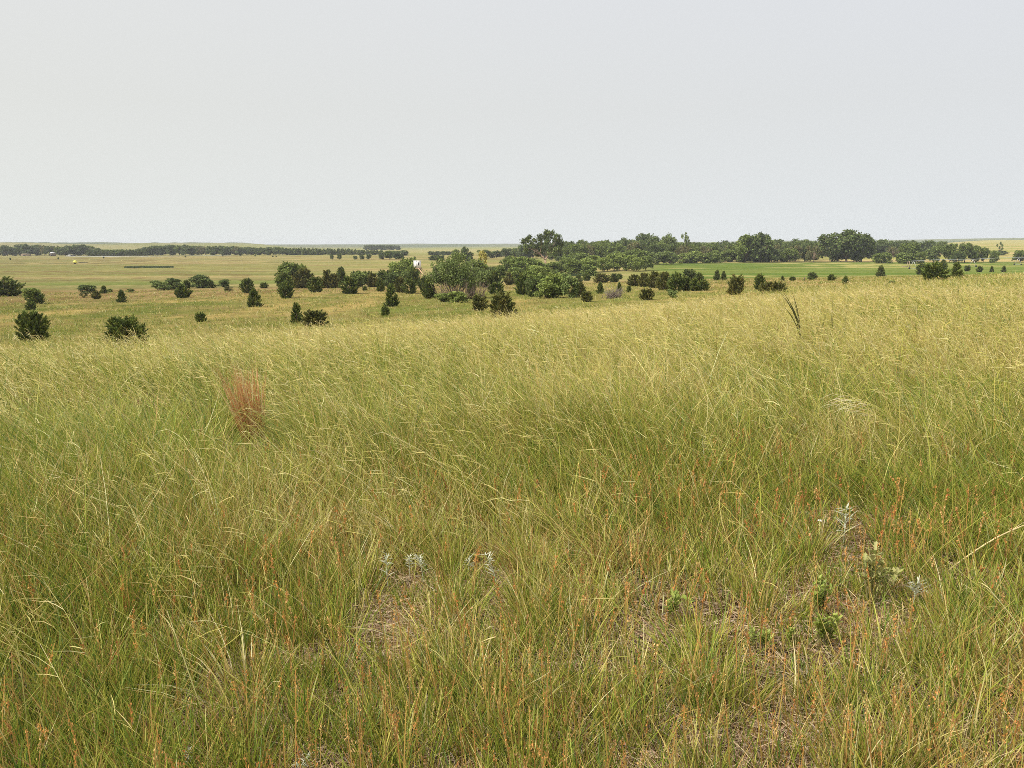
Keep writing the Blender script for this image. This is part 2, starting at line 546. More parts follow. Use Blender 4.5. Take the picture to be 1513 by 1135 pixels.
def tuft_grass(nt, a, b, p, nb, spread, wmul, S, half=46, hm=1.0, windy=1.0):
    r = sample_r(nt, a, b, p)
    az = np.radians(rng.uniform(-half, half, nt))
    tx = r * np.sin(az); ty = r * np.cos(az)
    # bare gaps close to the camera
    gap = .76 * fbm(tx / .19, ty / .19, 91, 2) + .24 * fbm(tx / .8, ty / .8, 97, 2)
    keep = rng.random(nt) < np.clip(1.1 - 1.1 * sst(.42, .60, gap) * (1 - .93 * sst(2.3, 5.2, r)), .17, 1)
    # the mown valley floor carries no tufts
    keep &= Zb(tx, ty) > -9.35
    tx, ty, r, az = tx[keep], ty[keep], r[keep], az[keep]
    nt = len(tx)
    green = .5 * fbm(tx / 1.3, ty / 1.3, 92, 2) + .5 * fbm(tx / 4.5, ty / 4.5, 93, 2)
    n = nt * nb
    X = np.repeat(tx, nb); Y = np.repeat(ty, nb); Rr = np.repeat(r, nb)
    tufth = hm * np.repeat(grass_h(tx, ty) * rng.uniform(.75, 1.35, nt), nb)
    gn = np.repeat(green + rng.normal(0, .1, nt), nb)
    th = rng.uniform(0, 2 * math.pi, n)
    rad = np.repeat(spread * rng.uniform(.5, 1.6, nt), nb) * np.sqrt(rng.random(n))
    bx = X + np.cos(th) * rad; by = Y + np.sin(th) * rad
    P0 = np.c_[bx, by, Z(bx, by) - .01]
    L = tufth * rng.uniform(.5, 1.35, n)
    out = np.c_[np.cos(th), np.sin(th), np.zeros(n)]
    jit = rng.normal(0, .2, (n, 3)); jit[:, 2] = 0
    D = np.c_[np.zeros((n, 2)), np.ones(n)] + out * rng.uniform(.05, .4, (n, 1)) + jit
    wd = (.25 + .75 * sst(2.5, 7, Rr)) * windy
    G = WIND[None] * (rng.uniform(-.1, .6, n) * wd)[:, None] + out * (rng.uniform(0, .5, n) * (.4 + .6 * wd))[:, None] + rng.normal(0, .16, (n, 3)) * (.5 + .5 * wd)[:, None]
    G[:, 2] = -rng.uniform(.0, .5, n) * (.4 + .6 * wd)
    ph = rng.uniform(0, math.pi, n)
    W = np.c_[np.cos(ph), np.sin(ph), np.zeros(n)]
    w = rng.uniform(.0022, .0045, n) * wmul * (1 + Rr / 11.0) ** .95
    cg = pick(GREENS, n, [4, 5, 4, 2, 3]); cs = pick(STRAWS, n, [3, 2, 3, 3, 1])
    crr = crest(np.arctan2(X, Y))
    fstraw = np.clip(.14 + .55 * sst(5, 22, Rr) * (1 - .6 * sst(crr, crr * 1.4, Rr)) + 3.0 * (gn - .5), .03, .92)
    m = (rng.random(n) < fstraw)[:, None]
    ct = np.where(m, cs, cg)
    br = (rng.random(n) < .15 * (1 - sst(3, 9, Rr)) + .015)[:, None]
    ct = np.where(br, pick(BROWNS, n, [1, 1, 1]), ct)
    ct = ct * (1 - .08 * sst(crr, crr * 1.4, Rr))[:, None]
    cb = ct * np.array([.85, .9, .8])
    return strips(P0, D, G, L, w, W, cb, ct, S)


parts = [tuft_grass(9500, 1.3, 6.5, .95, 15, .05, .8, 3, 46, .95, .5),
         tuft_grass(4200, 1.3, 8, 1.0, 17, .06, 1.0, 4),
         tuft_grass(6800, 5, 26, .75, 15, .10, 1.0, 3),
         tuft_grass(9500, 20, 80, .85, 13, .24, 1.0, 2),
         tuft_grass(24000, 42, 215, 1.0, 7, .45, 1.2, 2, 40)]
def long_blades(n):
    r = sample_r(n, 2.0, 16, .95); az = np.radians(rng.uniform(-44, 44, n))
    x = r * np.sin(az); y = r * np.cos(az)
    k = supp(x, y) > .8; x, y, r = x[k], y[k], r[k]; n = len(x)
    L = rng.uniform(.32, .85, n) * (.4 + .6 * sst(2.4, 6, r))
    D = np.c_[rng.normal(-.28, .36, n), rng.normal(0, .25, n), np.ones(n)]
    G = np.c_[rng.normal(-.12, .2, n), rng.normal(0, .12, n), -rng.uniform(0, .4, n)]
    ph = rng.uniform(0, math.pi, n); W = np.c_[np.cos(ph), np.sin(ph), np.zeros(n)]
    c = pick([(.50, .48, .09), (.42, .45, .07), (.58, .50, .16), (.62, .55, .25)], n, [4, 3, 3, 1])
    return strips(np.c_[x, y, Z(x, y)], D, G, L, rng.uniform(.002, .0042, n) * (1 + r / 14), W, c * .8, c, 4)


def tussocks(n):
    r = sample_r(n, 2.6, 30, .8); az = np.radians(rng.uniform(-40, 40, n))
    out = []
    for k in range(n):
        x = r[k] * math.sin(az[k]); y = r[k] * math.cos(az[k])
        if supp(np.array([x]), np.array([y]))[0] < .9 or r[k] > float(crest(az[k])): continue
        m = int(rng.integers(60, 150)); R_ = rng.uniform(.06, .13)
        th = rng.uniform(0, 2 * math.pi, m); f = np.sqrt(rng.random(m))
        bx = x + np.cos(th) * R_ * f; by = y + np.sin(th) * R_ * f
        hh = rng.uniform(.24, .42) * (.62 + .38 * float(sst(2.5, 6, r[k])))
        D = np.c_[np.cos(th) * .55 * f - .05, np.sin(th) * .55 * f, np.ones(m)]
        G = np.c_[np.cos(th) * .4 * f - .2, np.sin(th) * .4 * f, -rng.uniform(.05, .6, m)]
        kind = rng.random()
        pal = GREENS[:3] if kind < .55 else STRAWS if kind < .8 else BROWNS + STRAWS[2:4]
        c = pick(pal, m, [1] * len(pal)) * (1.1 if kind < .55 else .95)
        ph = rng.uniform(0, math.pi, m)
        out.append(strips(np.c_[bx, by, Z(bx, by) - .01], D, G, hh * rng.uniform(.6, 1.3, m), rng.uniform(.0026, .005, m) * (1 + r[k] / 14),
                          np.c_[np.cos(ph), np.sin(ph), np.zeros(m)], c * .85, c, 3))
    return merge(out)


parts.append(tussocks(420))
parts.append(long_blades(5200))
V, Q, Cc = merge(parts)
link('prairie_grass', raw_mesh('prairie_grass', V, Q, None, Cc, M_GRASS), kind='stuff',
     label='green and straw coloured prairie grass covering the dune', cat='grass')


def seed_stems(n, a, b, p, half=46, awn=5):
    r = sample_r(n, a, b, p); az = np.radians(rng.uniform(-half, half, n))
    x = r * np.sin(az); y = r * np.cos(az)
    keep = (rng.random(n) < sst(2.6, 7, r - 1.6 * sst(5, 25, np.degrees(az)) + 1.0 * sst(-12, -25, np.degrees(az))) * .9 + .06) & (Zb(x, y) > -7.2)
    keep &= rng.random(n) < .35 + 1.1 * fbm(x / 2.3, y / 2.3, 95)
    keep &= (r < crest(az) * rng.uniform(.95, 1.3, n)) & (supp(x, y) > .8)
    x, y, r = x[keep], y[keep], r[keep]; n = len(x)
    L = rng.uniform(.42, .78, n) * (.8 + .35 * fbm(x / 2.5, y / 2.5, 96)) * (1 - .25 * (r < 4)) * (1 - .3 * sst(40, 70, r))
    D = np.c_[rng.normal(-.24, .2, n), rng.normal(0, .16, n), np.ones(n)]
    bend = rng.uniform(.02, .75, n) ** 1.7
    G = WIND[None] * bend[:, None] + rng.normal(0, .08, (n, 3)); G[:, 2] = -.45 * bend
    P0 = np.c_[x, y, Z(x, y)]
    ph = rng.uniform(0, math.pi, n); W = np.c_[np.cos(ph), np.sin(ph), np.zeros(n)]
    wr = (1 + r / 9.0)
    w = rng.uniform(.0017, .0026, n) * wr
    ct = pick(STRAWS, n, [3, 2, 2, 4, 1]); cb = pick(GREENS, n, [1, 2, 4, 4, 1])
    out = [strips(P0, D, G, L, w, W, cb, ct, 4, 1.0, .6)]
    k = awn; m = n * k
    s = np.tile(np.linspace(.68, 1.0, k), n)[:, None]
    rep = lambda q: np.repeat(q, k, 0)
    Pa = rep(P0) + rep(L)[:, None] * (rep(D) * s + rep(G) * s * s)
    tang = unit(rep(D) + 2 * rep(G) * s)
    Da = unit(tang + rng.normal(0, .5, (m, 3)) + WIND[None] * .2)
    Ga = WIND[None] * .2 + rng.normal(0, .15, (m, 3)); Ga[:, 2] -= rng.uniform(-.1, .35, m)
    La = rng.uniform(.04, .12, m) * (1 + .015 * rep(r))
    ph = rng.uniform(0, math.pi, m); Wa = np.c_[np.cos(ph), np.sin(ph) * .6, np.sin(ph) * .8]
    wa = rng.uniform(.0012, .0027, m) * rep(wr) * rep(np.where(rng.random(n) < .08 * sst(5, 9, r), 2.2, 1.0))
    ca = pick(STRAWS, m, [4, 3, 2, 4, 1]) * (np.array([.98, 1.0, .9]) + rep(sst(9, 25, r))[:, None] * np.array([.12, .06, .22]))
    out.append(strips(Pa, Da, Ga, La, wa, Wa, ca * .92, ca, 2, .7, .1))
    return merge(out)


V, Q, Cc = merge([seed_stems(9000, 2.2, 14, .9), seed_stems(17000, 10, 45, .7), seed_stems(9000, 35, 110, .8, 42, 4)])
link('seeding_grass', raw_mesh('seeding_grass', V, Q, None, Cc, M_GRASS), kind='stuff',
     label='tall pale seed heads of grass bent over by the wind', cat='grass')


def thatch(n):
    r = sample_r(n, 1.2, 11, .75); az = np.radians(rng.uniform(-44, 44, n))
    x = r * np.sin(az); y = r * np.cos(az)
    th = rng.uniform(0, 2 * math.pi, n)
    L = rng.uniform(.02, .10, n)
    D = np.c_[np.cos(th), np.sin(th), rng.normal(.03, .12, n)]
    G = rng.normal(0, .3, (n, 3)); G[:, 2] = rng.normal(-.03, .06, n)
    P0 = np.c_[x, y, Z(x, y) + rng.uniform(.002, .035, n)]
    ph = rng.uniform(0, 2 * math.pi, n)
    W = unit(np.c_[-np.sin(th), np.cos(th), rng.normal(0, .5, n)])
    c = pick(THATCH, n, [4, 4, 3, 3, 2, 1])
    return strips(P0, D, G, L, rng.uniform(.0014, .0030, n) * (1 + r / 10), W, c, c, 2, .9, .5)


V, Q, Cc = thatch(240000)
link('dead_thatch', raw_mesh('dead_thatch', V, Q, None, Cc, M_GRASS), kind='stuff',
     label='brown and grey dead grass litter lying between the tufts', cat='grass litter')


def rust_stalks(n):
    r = sample_r(n, 1.7, 8.5, 1.0); az = np.radians(rng.uniform(-40, 40, n))
    x = r * np.sin(az); y = r * np.cos(az)
    keep = (rng.random(n) < np.clip(.25 + 1.6 * (fbm(x / .9, y / .9, 101) - .4), .05, 1)) & (rng.random(n) < 1 - .85 * sst(4.5, 8.2, r))
    x, y, r = x[keep], y[keep], r[keep]; n = len(x)
    L = rng.uniform(.18, .36, n)
    D = np.c_[rng.normal(-.02, .1, n), rng.normal(0, .1, n), np.ones(n)]
    G = rng.normal(0, .08, (n, 3)); P0 = np.c_[x, y, Z(x, y)]
    ph = rng.uniform(0, math.pi, n); W = np.c_[np.cos(ph), np.sin(ph), np.zeros(n)]
    cb = pick([(.24, .22, .06), (.34, .24, .07)], n, [1, 1]); ct = pick([(.56, .33, .09), (.50, .25, .07)], n, [1, 1])
    out = [strips(P0, D, G, L, np.full(n, .003) * (1 + r / 10), W, cb, ct, 3, 1, .6)]
    k = 22; m = n * k
    head = np.repeat(rng.uniform(.16, .4, n), k)
    s = (1 - head * rng.random(m))[:, None]
    rep = lambda q: np.repeat(q, k, 0)
    Pa = rep(P0) + rep(L)[:, None] * (rep(D) * s + rep(G) * s * s) + rng.normal(0, .0035, (m, 3))
    ca = rep(pick([(.62, .31, .09), (.52, .23, .07), (.66, .42, .16), (.44, .25, .10)], n, [3, 3, 2, 2])) * rng.uniform(.7, 1.25, (m, 1))
    Da = unit(np.c_[rng.normal(0, .5, m), rng.normal(0, .5, m), np.ones(m)])
    out.append(leafcloud(Pa, rng.uniform(.0036, .0072, m) * np.clip(rep(r) / 3.3, .6, 1.05), ca, Da, 2.0))
    return merge(out)


V, Q, Cc = rust_stalks(4300)
link('rusty_seed_stalks', raw_mesh('rusty_seed_stalks', V, Q, None, Cc, M_GRASS), kind='stuff',
     label='short upright orange brown seed stalks scattered through the grass', cat='grass')

# ------------------------------------------------------------------ plant prototypes
CED_A = np.array([3.0, 2.5, 1.6]) * np.array([(.045, .068, .026), (.034, .055, .024), (.058, .078, .03), (.028, .045, .02)])
CED_B = np.array([2.5, 2.3, 1.5]) * np.array([(.062, .066, .028), (.05, .06, .026), (.075, .075, .034), (.04, .048, .022)])


def cedar_mesh(seed, shape, n, pal, nb=80, leaf=.075):
    """unit plant: height 1, half width .5"""
    rs = np.random.default_rng(seed)
    zt = np.clip(rs.beta(1.15, 1.1, nb), .02, 1.0)
    if shape == 'globe':
        env = np.sqrt(np.clip(1 - ((zt - .45) / .6) ** 2, .02, 1)) * .5
        rise = .42
    elif shape == 'cone':
        env = (1.04 - zt) ** .6 * .52 * np.clip(zt / .12, .55, 1) + .01
        rise = .22
    elif shape == 'spread':
        zt = zt * .9 + .08; env = np.where(zt < .5, .5, .5 * np.sqrt(np.clip(1 - ((zt - .5) / .55) ** 2, .05, 1))); rise = .3
    else:                                                        # egg
        env = np.sin(np.pi * np.clip(zt * .82 + .14, 0, 1)) ** .75 * .5
        rise = .32
    az = rs.uniform(0, 2 * math.pi, nb)
    # two or three leaders give an uneven head
    lob = .82 + .18 * np.cos(az * 2 + seed) * np.cos(az * 3 + 2 * seed) + rs.normal(0, .09, nb)
    rad = env * lob
    tip = np.c_[np.cos(az) * rad, np.sin(az) * rad, zt * rs.uniform(.93, 1.05, nb)]
    base = np.c_[np.cos(az) * rad * .05, np.sin(az) * rad * .05, np.clip(zt - rise * (.4 + rad) - .08, .0, 1)]
    per = max(4, n // nb)
    t = np.sqrt(rs.uniform(.10, 1, (nb, per)))
    sag = (t * (1 - t))[..., None] * np.array([0, 0, -.12])
    P = base[:, None] * (1 - t[..., None]) + tip[:, None] * t[..., None] + sag
    ax = unit(tip - base)
    side = rs.normal(0, 1, (nb, per, 3)); side -= (side * ax[:, None]).sum(-1, keepdims=True) * ax[:, None]
    wid = (.055 * (1.15 - t))[..., None]
    P = P + side * wid
    D = ax[:, None] * 1.0 + side * .45 + np.array([0, 0, .35])
    bc = pal[rs.integers(0, len(pal), nb)] * rs.uniform(.7, 1.35, (nb, 1))
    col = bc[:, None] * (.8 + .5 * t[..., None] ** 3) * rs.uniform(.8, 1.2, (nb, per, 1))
    P = P.reshape(-1, 3); P[:, 2] = np.maximum(P[:, 2], .01)
    m = len(P)
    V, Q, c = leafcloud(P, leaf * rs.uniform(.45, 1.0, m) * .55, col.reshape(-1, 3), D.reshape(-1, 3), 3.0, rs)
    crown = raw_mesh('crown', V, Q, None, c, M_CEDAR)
    mb = MB(); mb.tube([[0, 0, -.04], [.01, 0, .3], [0, .01, .8]], [.035, .022, .006], 7)
    for k in rs.choice(nb, min(14, nb), False):
        mb.tube([base[k], base[k] * .4 + tip[k] * .6], [.012, .004], 4)
    return mb.mesh('trunk', M_BARK), crown


def limb_pts(a, b, rs, bow=.12, n=6):
    t = np.linspace(0, 1, n)[:, None]
    off = rs.normal(0, 1, 3) * np.array([1, 1, .3]) * bow * np.linalg.norm(b - a)
    return a * (1 - t) + b * t + off * (t * (1 - t)) * 1.6


def broad_mesh(seed, n, pal, lobes=9, z0=.3, trunk=.03, spread=.5, leaf=.07, lob_r=(.14, .24), multi=1, bark=None, fill=1.0, tone=1.0):
    """unit broadleaf: height 1, half width .5"""
    rs = np.random.default_rng(seed)
    lc = []; lr = []
    for k in range(lobes):
        a = k * 2.399 + rs.uniform(-.5, .5); f = (k + .5) / lobes
        z = z0 + (.93 - z0) * (f ** .8) - .05
        rmax = spread * math.sqrt(max(.05, 1 - ((z - (z0 + .42 * (1 - z0))) / (.72 * (1 - z0))) ** 2))
        rr = rmax * rs.uniform(.35, .78)
        lc.append([math.cos(a) * rr, math.sin(a) * rr, z]); lr.append(rs.uniform(*lob_r))
    lc = np.array(lc); lr = np.array(lr)
    lc[-1] = [rs.normal(0, .05), rs.normal(0, .05), .9 - lr[-1] * .5]
    mb = MB()
    fork = z0 * rs.uniform(.55, .8)
    for q in range(multi):
        b0 = np.array([rs.normal(0, .05) * (multi > 1), rs.normal(0, .05) * (multi > 1), -.03])
        f0 = np.array([b0[0] * 2 + rs.normal(0, .02), b0[1] * 2, fork])
        mb.tube(limb_pts(b0, f0, rs, .04, 4), np.linspace(trunk, trunk * .75, 4) / math.sqrt(multi), 7)
        for k in range(q, lobes, multi):
            mb.tube(limb_pts(f0, lc[k], rs, .1, 5), np.linspace(trunk * .6, trunk * .12, 5) / multi ** .3, 5)
            for j in range(3):
                d = unit(rs.normal(0, 1, 3)) * lr[k] * .85
                mb.tube(limb_pts(lc[k] * .85 + f0 * .15, lc[k] + d, rs, .1, 3), np.linspace(trunk * .18, trunk * .05, 3), 4)
    idx = rs.choice(lobes, n, p=lr ** 2 / (lr ** 2).sum())
    dirs = unit(rs.normal(0, 1, (n, 3)) + np.array([0, 0, .25]))
    # each lobe breaks up into clumps
    cl = rs.normal(0, 1, (lobes, 16, 3)); cl = unit(cl)
    pickc = rs.integers(0, 16, n)
    dirs = unit(dirs * .55 + cl[idx, pickc] * .75)
    rad = lr[idx] * np.clip(rs.normal(.86, .2, n), .1, 1.25) * (.9 + .25 * ((pickc % 5) / 4.0))
    P = lc[idx] + dirs * rad[:, None] * np.array([1, 1, .85])
    lc_tone = rs.uniform(.72, 1.3, (lobes, 16))
    col = pal[rs.integers(0, len(pal), n)] * lc_tone[idx, pickc][:, None] * rs.uniform(.75, 1.25, (n, 1)) * tone
    P[:, 2] = np.maximum(P[:, 2], .015)
    V, Q, c = leafcloud(P, leaf * rs.uniform(.5, 1.1, n), col, None, 1.5, rs)
    return mb.mesh('trunk', bark or M_BARK), raw_mesh('crown', V, Q, None, c, M_FOL)


G_MID = np.array([2.05, 1.8, 1.3]) * np.array([(.085, .125, .042), (.07, .105, .036), (.11, .15, .055), (.06, .085, .035)])
G_LIGHT = np.array([1.65, 1.5, 1.1]) * np.array([(.14, .19, .065), (.115, .16, .055), (.17, .215, .08), (.10, .14, .05)])
G_GREY = np.array([1.6, 1.62, 1.0]) * np.array([(.115, .145, .075), (.09, .118, .06), (.14, .165, .09), (.10, .12, .06)])
G_DARK = np.array([2.3, 2.0, 1.35]) * np.array([(.05, .08, .035), (.04, .065, .03), (.065, .095, .042), (.055, .07, .04)])
G_BROWN = np.array([1.45, 1.5, 1.1]) * np.array([(.12, .115, .06), (.10, .095, .055), (.15, .12, .07), (.09, .10, .05)])
G_YEL = np.array([2.3, 2.0, 1.35]) * np.array([(.19, .20, .075), (.16, .165, .065), (.22, .21, .09)])

PROTO = {
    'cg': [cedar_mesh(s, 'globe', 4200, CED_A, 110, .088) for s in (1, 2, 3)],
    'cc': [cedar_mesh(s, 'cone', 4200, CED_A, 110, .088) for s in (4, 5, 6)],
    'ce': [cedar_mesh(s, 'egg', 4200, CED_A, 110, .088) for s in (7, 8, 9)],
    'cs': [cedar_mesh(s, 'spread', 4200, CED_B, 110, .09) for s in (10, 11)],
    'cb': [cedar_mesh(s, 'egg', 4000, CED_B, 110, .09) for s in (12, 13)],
    'sm': [broad_mesh(s, 3200, G_MID, 10, .08, .02, .5, .066, (.15, .25), 3) for s in (21, 22, 23)],
    'sl': [broad_mesh(s, 3200, G_LIGHT, 10, .08, .02, .5, .066, (.15, .25), 3) for s in (24, 25, 26)],
    'sg': [broad_mesh(s, 3200, G_GREY, 11, .08, .02, .5, .066, (.14, .22), 4) for s in (27, 28)],
    'sb': [broad_mesh(s, 1300, G_BROWN, 9, .08, .02, .5, .08, (.13, .22), 4) for s in (29, 30)],
    'sd': [broad_mesh(s, 3200, G_DARK, 10, .06, .02, .5, .066, (.15, .25), 3) for s in (31, 32)],
    'tm': [broad_mesh(s, 4200, G_MID, 13, .22, .03, .5, .055, (.13, .21)) for s in (41, 42, 43)],
    'tl': [broad_mesh(s, 4200, G_LIGHT, 13, .2, .03, .5, .055, (.13, .21)) for s in (44, 45, 46)],
    'tg': [broad_mesh(s, 3900, G_GREY, 13, .2, .03, .5, .055, (.12, .2), 1, M_BARKL) for s in (47, 48)],
    'td': [broad_mesh(s, 4200, G_DARK, 13, .16, .03, .5, .055, (.14, .22)) for s in (49, 50, 51, 52)],
    'tb': [broad_mesh(s, 1500, G_BROWN, 12, .2, .03, .5, .055, (.1, .18), 1, M_BARKL) for s in (53, 54)],
    'py': [broad_mesh(s, 1100, G_YEL, 11, .12, .025, .42, .075, (.09, .16)) for s in (55,)],
    'sn': [broad_mesh(s, 420, G_GREY, 8, .45, .025, .45, .07, (.07, .12), 1, M_TWIG) for s in (56, 57)],
    'ev': [cedar_mesh(s, 'egg', 1700, CED_A * 1.1, 60, .13) for s in (61, 62, 63)],
}
_count = {}


def put(kind, name, x, y, z, w, h, label, cat, group=None, depth=None, proto=None):
    ps = PROTO[kind]
    k = _count.get(kind, 0); _count[kind] = k + 1
    tr, cr = (proto or ps[k % len(ps)])
    e = link(name, None, None, label, cat, group, loc=(x, y, z))
    e.empty_display_size = .2
    e.rotation_euler = (0, 0, (k * 2.399 + len(label)) % 6.28)
    e.scale = (w, w if depth is None else depth, h)
    link('trunk', tr, e); link('crown', cr, e)
    return e


CED = 'cedars dotted over the dune slopes'
SHR = 'shrubs at the foot of the dunes'
